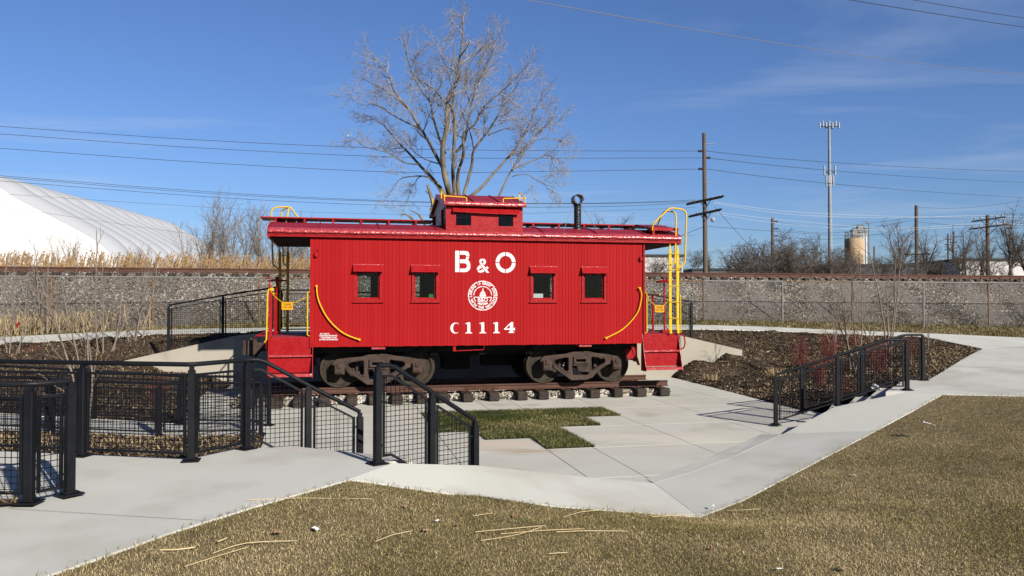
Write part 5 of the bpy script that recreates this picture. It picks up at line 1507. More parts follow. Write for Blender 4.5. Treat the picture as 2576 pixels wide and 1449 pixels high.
# ---- the big tree behind the caboose
TY = 46.0
tree = tag(empty('bare_tree', far(1160, 790, TY)), 'tall bare many stemmed tree rising behind the caboose cupola', 'tree')
tb = Vector(tree.location)
def tz(x, y):                                               # limb sketch -> point in the tree's plane
    px, py = (1300 + x / 1.811) / 1.5652, (y / 1.811) / 1.5652
    return Vector(far(px, py, TY)) - tb
LIMBS = [
 ([(900, 1830), (885, 1600), (862, 1390), (850, 1290), (825, 1180), (820, 1020), (850, 880), (865, 680), (925, 560), (950, 400), (975, 250), (972, 130)], .42, .025),
 ([(865, 690), (875, 560), (850, 430), (800, 240), (785, 90)], .11, .02),
 ([(865, 680), (760, 545), (690, 490), (600, 430), (540, 350)], .10, .02),
 ([(832, 1180), (750, 1020), (690, 900), (640, 820), (560, 680), (470, 570), (440, 470), (350, 350), (290, 270)], .19, .02),
 ([(560, 680), (430, 550), (290, 470), (215, 430)], .09, .018),
 ([(640, 820), (470, 740), (370, 670), (180, 600)], .10, .018),
 ([(840, 1350), (740, 1210), (640, 1100), (540, 980), (450, 880), (390, 800), (310, 715), (180, 650)], .19, .02),
 ([(640, 1092), (520, 1075), (400, 1000), (240, 960), (160, 890)], .09, .018),
 ([(820, 1010), (770, 870), (735, 740), (715, 630), (640, 520), (560, 330), (535, 190)], .15, .02),
 ([(715, 630), (750, 540), (800, 430), (700, 250)], .07, .018),
 ([(905, 1700), (900, 1450), (880, 1230), (885, 1150), (895, 1000), (905, 800), (880, 700)], .26, .09),
 ([(895, 1000), (960, 920), (985, 800), (1010, 650), (1060, 500), (1130, 350), (1230, 180)], .15, .02),
 ([(905, 800), (960, 650), (1020, 470), (1050, 300), (1100, 170)], .09, .02),
 ([(920, 1700), (922, 1400), (908, 1180), (960, 1050), (965, 900), (1040, 850), (1120, 720), (1290, 580), (1420, 450)], .22, .02),
 ([(1010, 640), (960, 500), (1010, 350), (1150, 190)], .07, .018),
 ([(930, 1650), (940, 1390), (1010, 1110), (1030, 1000), (1130, 870), (1250, 680), (1330, 560), (1400, 430)], .20, .02),
 ([(1130, 870), (1240, 820), (1330, 790), (1310, 650)], .07, .016),
 ([(940, 1600), (965, 1385), (1080, 1270), (1170, 1150), (1290, 1010), (1370, 890), (1440, 740), (1510, 580), (1530, 490)], .20, .02),
 ([(1290, 1010), (1390, 960), (1530, 800), (1640, 700)], .09, .018),
 ([(1070, 1750), (1120, 1550), (1180, 1400), (1240, 1260), (1290, 1150), (1390, 990), (1500, 890), (1680, 900)], .16, .02),
 ([(1300, 1130), (1470, 1050), (1570, 1010), (1690, 1070)], .08, .016),
 ([(1300, 1185), (1400, 1170), (1500, 1230), (1610, 1280)], .06, .014),
 ([(800, 1330), (700, 1190), (560, 1180), (470, 1210), (390, 1330)], .10, .016),
 ([(700, 1185), (620, 1190), (560, 1300), (500, 1400)], .06, .014),
 ([(1030, 1000), (1000, 850), (940, 700), (960, 560), (1010, 420)], .08, .016),
 ([(820, 1100), (700, 1060), (600, 1000), (500, 880)], .08, .016),
]
W0, W1 = Wood(), Wood()
tr = random.Random(21)
TP_ = [(.40, 2.0, 44, 5, 4, .16, .06, .28, .015), (.16, 1.0, 46, 4, 3, .22, .06, .12, .0095), (.11, .34, 52, 2, 3, .25, .05, .1, .0080)]
for pts2, r0, r1 in LIMBS:
    base = [tz(*p) for p in pts2]
    dy = tr.uniform(-.55, .55); n = len(base)
    sw = 0.0
    lp = []
    for i, p in enumerate(base):
        sw += (dy + tr.gauss(0, .18)) * ((base[i] - base[max(i - 1, 0)]).length) * .55
        lp.append(p + Vector((0, sw if pts2[0][1] < 1600 or i > 2 else 0, 0)))
    lp = [lp[0] + (q - lp[0]) * .0 + (Vector((q.x * .985, q.y, q.z * .93 if q.z > 3 else q.z)) - lp[0]) for q in lp]
    sm = []
    for q in spline(lp, 3): sm.append(q)
    r0 *= .56; W0.limb(sm, r0, r1 * .8, 9 if r0 > .08 else 6)
    grow([W1, W1, W1], tr, sm, r0, 0, [(TP_[0][0], TP_[0][1], TP_[0][2], *TP_[0][3:7], .52 if pts2[0][1] > 1300 else .25, TP_[0][8])] + TP_[1:])
W0.obj('trunk', M['bark'], tree); W1.obj('crown', M['twig'], tree)

def shrub(name, seed, stems, height, spread, rad, P, mat, lean=.5, wig=.10, up=.06):
    """multi stemmed bare shrub at the origin -> trunk and crown meshes"""
    r_ = random.Random(seed); A, B = Wood(), Wood()
    for k in range(stems):
        a = r_.uniform(0, 2 * math.pi); l = r_.uniform(.05, lean)
        d = Vector((math.cos(a) * l, math.sin(a) * l, 1)).normalized()
        p = Vector((r_.uniform(-1, 1) * spread, r_.uniform(-1, 1) * spread, -.1))
        q = wander(r_, p, d, height * r_.uniform(.65, 1.08), 7, wig, up)
        A.limb(q, rad * r_.uniform(.7, 1.2), rad * .25, 5)
        grow([B, B, B], r_, q, rad, 0, P)
    def me(w, n):
        mm = np_mesh(n, np.array([tuple(p) for p in w.v]), np.array(w.f)); mm.materials.append(mat); mm.polygons.foreach_set('use_smooth', [True] * len(mm.polygons)); return mm
    return me(A, 'trunk'), me(B, 'crown')
def put_shrub(name, meshes, loc, sc, rz, label, cat, group):
    t = tag(empty(name, loc, rz), label, cat, group)
    t.scale = sc if isinstance(sc, tuple) else (sc, sc, sc)
    for n_, me in zip(('trunk', 'crown'), meshes):
        o = bpy.data.objects.new(n_, me); o.parent = t; COL.objects.link(o)
    return t

# scrub along the far right horizon
SC = [shrub('scrub', 100 + i, 11, 3.7, 1.3, .045, [(.33, 1.5, 50, 5, 3, .22, .01, .05, .020), (.26, .75, 55, 4, 3, .28, .0, .05, .014), (.26, .34, 58, 2, 3, .3, 0, .05, .010)], M['scrub'], .95, .16, .02) for i in range(3)]
TT = [shrub('scrub', 200 + i, 4, 6.5, .25, .13, [(.34, 2.3, 42, 5, 4, .15, .06, .15, .020), (.24, 1.05, 46, 4, 3, .2, .04, .1, .012), (.22, .48, 50, 2, 3, .25, .02, .1, .009)], M['scrub'], .45, .08, .05) for i in range(2)]
for i, (px, py, Y, k, s, lab) in enumerate([
    (1745, 672, 62, 0, .45, 'low dark bush just left of the tall double crossarm pole'), (1850, 690, 55, 1, .55, 'low bare bush at the left end of the dark thicket right of the pole'),
    (1895, 694, 56, 2, .72, 'bushy tangle in front of the slim pole with three black insulators'), (1945, 694, 58, 0, .86, 'rounded dark thicket below the thin wires, right of the slim pole'),
    (1995, 694, 55, 1, .84, 'widest dark bush left of the cell tower base'), (2040, 694, 58, 2, .78, 'dark bush directly left of the cell tower base'),
    (2085, 694, 55, 0, .70, 'dark bush at the foot of the cell tower'), (2125, 694, 54, 1, .52, 'low dark bush in front of the rusty silo'),
    (2165, 694, 56, 2, .48, 'low dark bush right of the rusty silo'), (2205, 694, 58, 0, .45, 'low dark bush between the silo and the bare round tree'),
    (1870, 700, 50, 2, .5, 'front low tangle below the slim pole'), (1925, 700, 49, 0, .58, 'front thicket below the middle of the scrub line'), (1970, 700, 50, 1, .6, 'front thicket left of the cell tower'), (2020, 700, 49, 2, .58, 'front tangle nearest the track before the cell tower'), (2105, 700, 49, 0, .5, 'front low tangle between tower and silo'), (2240, 700, 50, 1, .42, 'front low tangle below the bare round tree'), (2290, 700, 50, 2, .45, 'front low tangle left of the plain tall pole'), (2380, 700, 52, 0, .45, 'front low tangle below the paired poles'), (2440, 700, 50, 1, .45, 'front tangle before the white building at right'), (2510, 700, 50, 2, .38, 'front tangle right of the double crossarm pole')]):
    put_shrub('scrub_bush', SC[k], far(px, py, Y), s, i * 1.3, lab, 'bush', 'scrub beyond the railway on the right')
for i, (px, py, Y, k, s, lab) in enumerate([
    (2258, 700, 60, 0, .78, 'bare round crowned tree between the silo and the plain tall pole'), (2325, 700, 64, 1, .66, 'bare tree just right of the plain tall pole'),
    (2425, 700, 62, 1, .70, 'dark bare tree left of the double crossarm pole at the right edge'), (2470, 700, 66, 0, .76, 'bare tree directly behind the double crossarm pole'),
    (2540, 700, 75, 1, 1.15, 'tall pale bare tree at the right edge of the picture'), (2585, 700, 62, 0, .85, 'bare tree cut off by the right edge'),
    (1785, 690, 70, 1, .32, 'small bare tree right behind the foot of the double crossarm pole'), (1520, 690, 52, 0, .70, 'thin bare tree top showing above the roof right of the stove pipe')]):
    put_shrub('bare_tree', TT[k], far(px, py, Y), s * .80, i * 2.1 + .4, lab, 'tree', 'bare trees beyond the railway on the right')
for i, (px, s, k) in enumerate([(1640, .42, 0), (1690, .40, 2)]):
    put_shrub('scrub_bush', SC[k], far(px, 694, 50), s, i * 2.0, ['bare bush in front of the white building, nearest the caboose', 'bare bush in front of the white building, behind the yellow ladder'][i], 'bush', 'bushes by the white building')
# thicket on the left behind the reeds
TH = [shrub('thicket', 300 + i, 8, 5.6, .8, .045, [(.42, 2.1, 28, 5, 3, .10, .10, .12, .015), (.36, 1.0, 32, 3, 3, .14, .08, .1, .010), (.32, .45, 36, 2, 3, .2, .05, .1, .008)], M['thicket'], .42, .07, .06) for i in range(2)]
for i, (px, Y, k, s, lab) in enumerate([
    (500, 50, 0, .66, 'left end bush of the grey thicket beside the white dome'), (545, 47, 1, .86, 'tallest bush of the grey thicket left of the caboose'), (590, 49, 0, .80, 'bush in the middle of the grey thicket left of the caboose'),
    (640, 48, 1, .80, 'bush of the grey thicket just left of the caboose roof end'), (690, 50, 0, .74, 'bush of the grey thicket framed under the left roof overhang'), (735, 47, 1, .66, 'bush of the grey thicket seen right under the left roof overhang'), (775, 49, 0, .62, 'bush of the grey thicket touching the caboose corner')]):
    put_shrub('thicket_bush', TH[k], far(px, 715, Y), s, i * 1.7, lab, 'bush', 'grey thicket left of the caboose')
for i, (px, Y, s, lab) in enumerate([(165, 40, .34, 'small round bare sapling in front of the white dome'), (345, 41, .24, 'small spreading bare bush in front of the dome ribs'), (35, 40, .20, 'tiny bare bush at the left edge before the dome')]):
    put_shrub('bare_bush', TH[i % 2], far(px, 690, Y), (s * 1.2, s * 1.2, s), i * 2.6, lab, 'bush', 'bare bushes before the dome')
# dead limbs poking above the roof
for i, (pts, lab) in enumerate([([(1052, 575), (1035, 548), (1020, 538), (1005, 540)], 'dead forked branch showing above the roof left of the cupola'), ([(1075, 575), (1062, 552), (1052, 538), (1035, 530)], 'dead branch stub showing above the roof beside the cupola')]):
    Wd = Wood(); r_ = random.Random(i + 70); b0 = Vector(far(1085, 770, 44)); q = [Vector((0, 0, 0))] + [Vector(far(x, y, 44)) - b0 for x, y in pts]
    Wd.limb(q, .12, .03, 6); grow([Wd], r_, q, .07, 0, [(.9, .6, 40, 3, 4, .1, .02, .62, .025)])
    o = Wd.obj('dead_branch', M['bark']); o.location = b0; tag(o, lab, 'branch')
Wd = Wood(); b0 = Vector(far(1120, 770, 45.5)); q = [Vector(far(x, y, 45.5)) - b0 for x, y in ((1120, 770), (1098, 640), (1092, 520), (1083, 490), (1075, 465))]
Wd.limb(q, .2, .07, 7); Wd.limb([q[-2], Vector(far(1070, 480, 45.5)) - b0], .06, .03, 6)
o = Wd.obj('broken_trunk', M['bark']); o.location = b0; tag(o, 'broken pale trunk stub just left of the cupola', 'trunk')

# young planted trees in the beds
SP = [shrub('sapling', 400 + i, 4, 2.6, .10, .022, [(.30, .75, 34, 4, 3, .10, .08, .25, .0065), (.22, .30, 40, 3, 3, .15, .06, .15, .0045)], M['sapling'], .32, .06, .05) for i in range(3)]
for i, (px, py, z, k, s, lab) in enumerate([
    (118, 900, .55, 0, 1.35, 'pale branching sapling in the left bed above the railing bend'), (262, 930, .40, 1, 1.55, 'sapling clump in the left bed above the low ramp post'), (335, 930, .32, 2, 1.35, 'slender sapling in the left bed next to the beige wall tip'),
    (215, 1098, .30, 2, 1.0, 'thin crooked sapling rooted behind the upper walk railing'), (30, 925, .5, 1, 1.2, 'thin sapling in the left bed at the picture edge')]):
    put_shrub('sapling', SP[k], gnd(px, py, z), s, i * 1.9, lab, 'sapling', 'saplings in the left bed')
for i, (px, py, z, k, s, lab) in enumerate([
    (2095, 900, .62, 0, .85, 'sapling in the right bed, leftmost above the sloping railing'), (2150, 935, .45, 1, 1.2, 'many stemmed sapling behind the middle post of the sloping railing'), (2190, 880, .75, 2, .95, 'tall sapling in the right bed by the back path'),
    (2235, 890, .75, 0, 1.35, 'tallest sapling in the right bed, behind the top of the sloping railing'), (2335, 872, .85, 2, .42, 'tiny sapling right of the top railing post')]):
    put_shrub('sapling', SP[k], gnd(px, py, z), s, i * 2.3 + 1, lab, 'sapling', 'saplings in the right bed')
# red twig dogwood
DG = [shrub('dogwood', 500 + i, 26, .95, .14, .0075, [(.20, .36, 26, 3, 3, .10, .06, .2, .0045), (.14, .16, 30, 2, 3, .12, .04, .2, .0038)], M['dogwood'], .62, .06, .05) for i in range(3)]
for i, (px, py, z, s, lab) in enumerate([
    (80, 922, .52, .80, 'red twig shrub in the left bed nearest the picture edge'), (182, 905, .50, .95, 'red twig shrub in the left bed behind the sapling clump'), (115, 925, .45, .7, 'red twig shrub below the pale branching sapling'), (300, 925, .35, .62, 'small red twig shrub beside the tip of the beige wall'),
    (395, 1010, .15, .8, 'red twig shrub behind the low ramp railing'),
    (2000, 845, .95, .85, 'upper red twig shrub in the right bed by the back path'), (2012, 910, .62, 1.05, 'large red twig shrub in the middle of the right bed'), (2085, 905, .66, 1.1, 'red twig shrub behind the leftmost right hand sapling'), (2060, 965, .32, .95, 'red twig shrub behind the lower sloping railing'),
    (2150, 878, .78, .9, 'red twig shrub between the saplings of the right bed'), (2215, 935, .56, 1.2, 'big red twig shrub behind the upper panel of the sloping railing'), (2290, 905, .68, 1.0, 'red twig shrub behind the top railing panel'), (2120, 1000, .22, .7, 'small red twig shrub low behind the sloping railing')]):
    put_shrub('red_twig_shrub', DG[i % 3], gnd(px, py, z), s * .8, i * 1.1, lab, 'shrub', 'red twig shrubs in the planting beds')
# dry grass clumps
for i, (px, py, z, s, lab) in enumerate([(548, 862, .98, .5, 'round dry grass tuft in the left bed nearest the platform railing'), (452, 850, 1.12, .45, 'low dry grass tuft beside the back path on the left'), (418, 893, .62, .65, 'wide dry grass tuft above the beige wall tip'), (250, 868, .85, .6, 'dry grass tuft behind the red twig shrub'), (330, 862, .92, .5, 'dry grass tuft between the saplings of the left bed'), (375, 880, .75, .5, 'dry grass tuft left of the widest tuft'),
                                          (1950, 945, .42, .3, 'small dry tuft in the right bed below the wall tip'), (1790, 955, .12, .3, 'small dry tuft near the plaza edge of the right bed'), (2060, 862, .9, .3, 'small dry tuft near the back path of the right bed')]):
    c = np.array(gnd(px, py, z)); n = int(420 * s)
    a = nrg.uniform(0, 6.28, n); rr = np.sqrt(nrg.random(n)) * s * .62
    P_ = np.stack([rr * np.cos(a), rr * np.sin(a), np.zeros(n)], 1)
    o = blades('grass_tuft', P_, (.10, .30), (.006, .012), (.3, 1.3), M['tussock'], lab, 'grass tuft', None)
    o.location = c; o['group'] = 'dry grass tufts in the beds'

# ================================================================== REEDS
def reeds(name, P, h, mat_s, mat_p, label, bend=.06):
    t = tag(empty(name, (0, 0, 0)), label, 'reeds', None, 'stuff')
    n = len(P); hh = nrg.uniform(h[0], h[1], n)
    tip = P + np.stack([nrg.normal(.06, bend, n) * hh, nrg.normal(0, bend, n) * hh, hh * (1 - bend * nrg.random(n))], 1)
    a = nrg.uniform(-.9, .9, n); s_ = np.stack([np.cos(a), np.sin(a), np.zeros(n)], 1) * .010
    V = np.stack([P - s_, P + s_, tip + s_ * .5, tip - s_ * .5], 1).reshape(-1, 3); i = np.arange(n) * 4
    F = np.stack([i, i + 1, i + 2, i + 3], 1)
    tag(link_mesh('stalks', np_mesh('stalks', V, F), mat_s, t), kind='stuff')
    m = n * 4
    src = np.repeat(np.arange(n), 4); f = nrg.uniform(.35, .85, m)
    b = P[src] + (tip[src] - P[src]) * f[:, None]
    ang = nrg.uniform(0, 6.28, m); L = nrg.uniform(.15, .4, m)
    d = np.stack([np.cos(ang) * L * .6, np.sin(ang) * L * .6, L * nrg.uniform(.2, 1, m)], 1); w = np.stack([-np.sin(ang), np.cos(ang), np.zeros(m)], 1) * .012
    V = np.stack([b - w, b + w, b + d], 1).reshape(-1, 3); F = np.arange(m * 3).reshape(-1, 3)
    tag(link_mesh('leaves', np_mesh('leaves', V, F), mat_s, t), kind='stuff')
    if mat_p is not None:
        m = n * 9; src = np.repeat(np.arange(n), 9); f = nrg.uniform(-.38, .06, m)
        sway = np.array([.25, 0.0, 1.0]); b = tip[src] + sway * f[:, None] * .9
        ang = nrg.normal(.2, .9, m); L = nrg.uniform(.07, .17, m)
        d = np.stack([np.cos(ang) * L, np.sin(ang) * L, L * nrg.uniform(.1, .9, m)], 1); w = np.stack([np.zeros(m), np.zeros(m), np.full(m, 1.0)], 1) * nrg.uniform(.018, .035, (m, 1))
        V = np.stack([b - w, b + d * .6 + w * .3, b + d, b + w], 1).reshape(-1, 3); F = np.arange(m * 4).reshape(-1, 4)
        tag(link_mesh('plumes', np_mesh('plumes', V, F), mat_p, t), kind='stuff')
    return t
tt = nrg.uniform(-36, -8.5, 3400); oo = nrg.uniform(7.6, 11.5, 3400)
P_ = np.stack([FB[0] + tt * CA - oo * SA, FB[1] + tt * SA + oo * CA, np.full(3400, 1.25)], 1)
reeds('reed_bed', P_, (2.3, 3.2), M['reed'], M['plume'], 'golden brown plumed reeds standing behind the railway track on the left')
tt = nrg.uniform(-27.5, -18.6, 1100); oo = nrg.uniform(-.55, .5, 1100)
tt = tt[nrg.random(1100) < np.clip((-20.2 - tt) / 3, .06, 1)]; oo = oo[:len(tt)]
P_ = np.stack([FB[0] + tt * CA - oo * SA, FB[1] + tt * SA + oo * CA, np.array([toe(a) for a in tt])], 1)
reeds('dead_stalks', P_, (.25, .95), M['tussock'], None, 'broken pale dead stalks along the fence at the left edge', .22)

# ================================================================== THE WHITE DOME
dome = tag(empty('air_dome', (0, 0, 0)), 'huge white ribbed fabric dome at the left edge', 'dome')
ax = Vector((-.054, 1, 0)).normalized(); sd = Vector((ax.y, -ax.x, 0))
D0 = Vector((-54, 70, 0)); NB, BL = 12, 3.6
HALF = [(19.1, 0), (19.0, 4), (18.5, 6), (17.2, 7.6), (14.5, 9.2), (10.1, 11.5), (8.9, 12.3), (7.5, 12.95), (5.5, 13.5), (3, 13.9), (0, 14.05)]
hp_ = [(p.x, p.y) for p in spline([(a, b, 0) for a, b in HALF], 3)]
PROF = hp_ + [(-a, b) for a, b in hp_[-2::-1]]
def dome_pt(s, q, bulge):
    a, z = q
    d = Vector((a * .6, max(z - 2, 0))); d.normalize()
    return D0 + ax * s + sd * (a + d.x * bulge) + Vector((0, 0, z + d.y * bulge))
nt = len(PROF)
for b in range(NB):
    vs = []; nsg = 8
    for i in range(nsg + 1):
        f = i / nsg; bu = .85 * math.sin(math.pi * f) ** .7 if 0 < f < 1 else 0
        for q in PROF: vs.append(dome_pt((b + f) * BL, q, bu))
    fs_ = [(i * nt + j, i * nt + j + 1, (i + 1) * nt + j + 1, (i + 1) * nt + j) for i in range(nsg) for j in range(nt - 1)]
    me = bpy.data.meshes.new('roof_bay'); me.from_pydata([tuple(p) for p in vs], [], fs_)
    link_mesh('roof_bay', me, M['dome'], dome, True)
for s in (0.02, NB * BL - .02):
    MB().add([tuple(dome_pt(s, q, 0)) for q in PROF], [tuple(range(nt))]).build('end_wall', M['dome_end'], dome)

# ================================================================== FAR BUILDINGS, SILOS, POLES
def block(name, px0, px1, ytop, Y, depth, label, mat, z0=-.5, trim=True, nwin=0):
    a, b = far(px0, ytop, Y), far(px1, ytop, Y); h = a[2]
    t = tag(empty(name, (a[0], Y, 0)), label, 'building'); w = b[0] - a[0]
    MB().box(0, w, 0, depth, z0, h).build('wall', mat, t)
    if trim: MB().box(-.15, w + .15, -.15, depth + .15, h, h + .28).build('roof_edge', M['bld_trim'], t)
    for k in range(nwin):
        x = w * (k + .5) / nwin
        MB().box(x - 1.2, x + 1.2, -.05, .05, h - 2.2, h - 1.2).build('window', M['silo_white'], t)
    return t
block('warehouse', 1590, 1718, 646, 95, 20, 'plain white flat roofed building behind the yellow ladder', M['bld_white'])
block('warehouse', 2415, 2760, 656, 92, 24, 'long white block building at the right edge', M['bld_white'])
block('warehouse', 2090, 2414, 670, 96, 18, 'low dark grey shed between the silos and the white building', M['bld_grey'])
block('warehouse', 1742, 2085, 680, 110, 16, 'very low grey roof line behind the scrub right of the pole', M['bld_grey'], nwin=3)
def silo(px, ytop, Y, rad, mat, label):
    c = far(px, ytop, Y); t = tag(empty('silo', (c[0], Y, 0)), label, 'silo'); h = c[2]
    m = MB().lathe([(rad, -.5), (rad, h * .5), (rad * 1.006, h * .5 + .03), (rad * 1.006, h * .5 + .12), (rad, h * .5 + .15), (rad, h - .02), (rad * .2, h + .35)], 32, 'z'); m.build('tank', mat, t, True)
    m = MB(); n = 14
    for z in (h + .55, h + 1.05): m.tube([(rad * .97 * math.cos(2 * math.pi * k / n), rad * .97 * math.sin(2 * math.pi * k / n), z) for k in range(n)], .05, 4, closed=True)
    for k in range(n): m.tube([(rad * .97 * math.cos(2 * math.pi * k / n), rad * .97 * math.sin(2 * math.pi * k / n), h - .05), (rad * .97 * math.cos(2 * math.pi * k / n), rad * .97 * math.sin(2 * math.pi * k / n), h + 1.05)], .045, 4)
    m.build('guard_rail', M['galv'], t)
    m = MB().box(-.4, .4, -.4, .4, h + .3, h + 1.5, .05); m.tube([(rad + .15, -.6, 0), (rad + .15, -.6, h + 1.6), (rad - .3, -.6, h + 2.2), (rad - 1.0, -.6, h + 2.1)], .09, 6); m.build('vent', M['galv'], t)
silo(2148, 601, 128, 1.42, M['silo_rust'], 'rust stained orange silo right of the cell tower')
silo(2162, 590, 135, 1.20, M['silo_white'], 'pale taller silo half hidden behind the rusty silo')

def insul(m, x, z, d=.35, s=1): m.lathe([(.05, x), (.09, x + s * d * .3), (.05, x + s * d * .5), (.09, x + s * d * .8), (.04, x + s * d)], 8, 'x', (0, 0, z))
pY = 50.0
p0 = far(1776, 764, pY); pt_ = far(1771, 335, pY)
up_ = tag(empty('utility_pole', (p0[0], pY, 0)), 'tall weathered utility pole with two crossarms right of the caboose', 'pole')
hp = pt_[2]
def zpix(y, Y): return far(1288, y, Y)[2]
lean = (pt_[0] - p0[0]) / hp
MB().tube([(0, 0, -.5), (lean * hp, 0, hp)], [.17, .115], 12).build('pole', M['pole'], up_, True)
for k, (y, w0, w1, dz) in enumerate(((504, -.78, .95, .16), (536, -.55, .60, .16))):
    z = zpix(y, pY); x = lean * z
    for q in (-.12, .12):
        m = MB(); m.box(-1.25 if k == 0 else -1.1, 1.25 if k == 0 else 1.1, -.05, .05, -.06, .06, .01)
        o = m.build('crossarm', M['crossarm'], up_); o.location = (x, q + (-.1 if q < 0 else .1), z); o.rotation_euler = (0, R(-7 if k else -6), R(-42))
    m = MB().tube([(x, -.1, z - .55), (x - .45, -.45, z - .02)], .03, 5); m.tube([(x, -.1, z - .55), (x + .45, .35, z + .03)], .03, 5); m.build('arm_brace', M['crossarm'], up_)
    for q in (-1.05, -.6, .55, 1.05):
        MB().lathe([(.025, z + .06), (.045, z + .11), (.02, z + .16)], 8, 'z', (x + q * .75, q * -.65, q * .08)).build('pin_insulator', M['antenna'], up_)
for y, sgn in ((380, -1), (397, 1), (425, -1)):
    m = MB(); z = zpix(y, pY); insul(m, lean * z + sgn * .11, z, .28, sgn); m.build('post_insulator', M['crossarm'], up_)
for y in (362, 459): m = MB(); z = zpix(y, pY); m.tube([(lean * z + .1, 0, z), (lean * z + .62, -.1, z - .02)], .022, 5); m.build('bracket_arm', M['antenna'], up_)
m = MB(); z = zpix(553, pY); m.tube([(lean * z + .1, 0, z + .1), (lean * z + .55, -.1, z + .1)], .02, 5); m.lathe([(.05, z + .15), (.16, z + .02), (.13, z - .1), (.04, z - .14)], 10, 'z', (lean * z + .48, -.1, 0)); m.build('lamp', M['antenna'], up_)

# antenna tower
tY = 170.0
t0 = far(2090, 764, tY); ttp = far(2086, 320, tY); tw = tag(empty('cell_tower', (t0[0], tY, 0)), 'tall pale steel antenna mast with white panel antennas', 'tower'); th_ = ttp[2]
tl = (ttp[0] - t0[0]) / th_
MB().tube([(0, 0, -.5), (tl * th_ * .5, 0, th_ * .5), (tl * th_, 0, th_)], [.55, .42, .26], 12).build('mast', M['tower'], tw, True)
def tz2(y): return far(1288, y, tY)[2]
def antennas(y, w, n, h, extra=0):
    z = tz2(y); x = tl * z
    MB().tube([(x - w, 0, z), (x + w, 0, z)], .12, 6).build('antenna_bar', M['crossarm'], tw)
    MB().tube([(x - w * .5, -.6, z - .3), (x + w * .5, .6, z - .3)], .12, 6).build('antenna_bar', M['crossarm'], tw)
    for k in range(n):
        q = -w + 2 * w * k / (n - 1)
        MB().box(x + q - .13, x + q + .13, -.3, .1, z - h * .35 + extra * (k % 2), z + h * .65 + extra * (k % 2), .04).build('panel_antenna', M['antenna'], tw)
antennas(318, 2.05, 7, 1.25, .35); antennas(433, 1.15, 3, 2.1); antennas(459, .75, 4, 2.3)
MB().tube([(tl * th_, 0, th_), (tl * th_, 0, th_ + 2.0)], .04, 5).build('whip', M['tower'], tw)

def simple_pole(px, ytop, ybase, Y, rad, label, arms=(), lean_px=0, ins=()):
    a, b = far(px, 764, Y), far(px + lean_px, ytop, Y)
    t = tag(empty('utility_pole', (a[0], Y, 0)), label, 'pole'); h = b[2]; l = (b[0] - a[0]) / h
    MB().tube([(0, 0, -.5), (l * h, 0, h)], [rad * 1.25, rad], 10).build('pole', M['pole'], t, True)
    for y, w, rot in arms:
        z = far(1288, y, Y)[2]
        o = MB().box(-w, w, -.06, .06, -.065, .065, .01).build('crossarm', M['crossarm'], t); o.location = (l * z, -.15, z); o.rotation_euler = (0, R(rot), R(-20))
        MB().tube([(l * z, -.2, z - .7), (l * z - w * .55, -.2, z - .02 - math.sin(R(rot)) * -w * .5)], .035, 4).build('arm_brace', M['crossarm'], t)
        MB().tube([(l * z, -.2, z - .7), (l * z + w * .55, -.2, z - .02 + math.sin(R(rot)) * -w * .5)], .035, 4).build('arm_brace', M['crossarm'], t)
        for q in (-.92, -.5, .5, .92): MB().lathe([(.05, .09), (.1, .2), (.05, .33)], 8, 'z', (l * z + q * w, -.15, z - math.sin(R(rot)) * q * w)).build('pin_insulator', M['antenna'], t)
    for y, sgn in ins:
        z = far(1288, y, Y)[2]; m = MB(); insul(m, l * z + sgn * rad, z, .5, sgn); m.build('post_insulator', M['crossarm'], t)
simple_pole(1944, 548, 665, 95, .16, 'slim far pole with three dark insulators above the scrub', ins=((557, 1), (575, 1), (593, 1)), lean_px=-1)
simple_pole(2306, 517, 660, 85, .17, 'plain tall pole between the round tree and the paired poles', arms=((640, 1.3, 0),), lean_px=-1)
simple_pole(2485, 541, 690, 72, .16, 'dark pole with two wide crossarms near the right edge', arms=((552, 1.35, -7), (571, 1.55, -6)), lean_px=-1)
simple_pole(2385, 588, 650, 150, .15, 'left one of two distant paired poles', ins=((602, 1), (602, -1), (615, 1), (615, -1), (628, 1), (628, -1)))
simple_pole(2397, 582, 650, 140, .15, 'right one of two distant paired poles', ins=((596, 1), (596, -1), (610, 1), (610, -1), (624, 1), (624, -1)), lean_px=2)
simple_pole(2199, 620, 660, 140, .13, 'short thin distant pole right of the silos')

# ================================================================== OVERHEAD WIRES
def wire(pts, rad, label, mat='wire', group='overhead wires'):
    P = spline([far(*p) for p in pts], 8); o0 = P[0].copy()
    o = MB().tube([p - o0 for p in P], rad, 4, False).build('overhead_wire', M[mat], None, True); o.location = o0
    return tag(o, label, 'wire', group)
# near heavy cables, top right
wire([(1200, -20, 24), (1325, 0, 25), (1900, 100, 29), (2300, 158, 33), (2576, 188, 37), (2800, 205, 40)], .012, 'heavy cable slanting across the sky at top right', 'cable')
wire([(2000, -24, 24), (2140, 0, 25), (2400, 42, 28), (2576, 68, 30), (2800, 95, 33)], .012, 'middle cable of the three in the top right corner')
wire([(2200, -18, 24), (2300, 0, 25), (2450, 26, 27), (2576, 45, 29), (2800, 74, 32)], .010, 'topmost cable of the three in the top right corner')
for i, (ya, yb, yc, y0, lab) in enumerate([(318, 352, 374, 380, 'upper'), (337, 372, 395, 397, 'middle'), (373, 408, 433, 425, 'lower')]):
    wire([(-250, ya - 14, 44), (0, ya, 45), (500, yb, 47), (1000, yc, 49), (1400, (yc + y0) / 2 + 2, 49.6), (1768, y0, 50)], .016, lab + ' of the three long wires between the left edge and the tall pole')
    wire([(1776, y0, 50), (2000, y0 + (22, 24, 28)[i], 58), (2300, y0 + (41, 48, 55)[i], 72), (2576, y0 + (52, 62, 72)[i], 88), (2800, y0 + (58, 70, 82)[i], 100)], .018, lab + ' of the three long wires right of the tall pole')
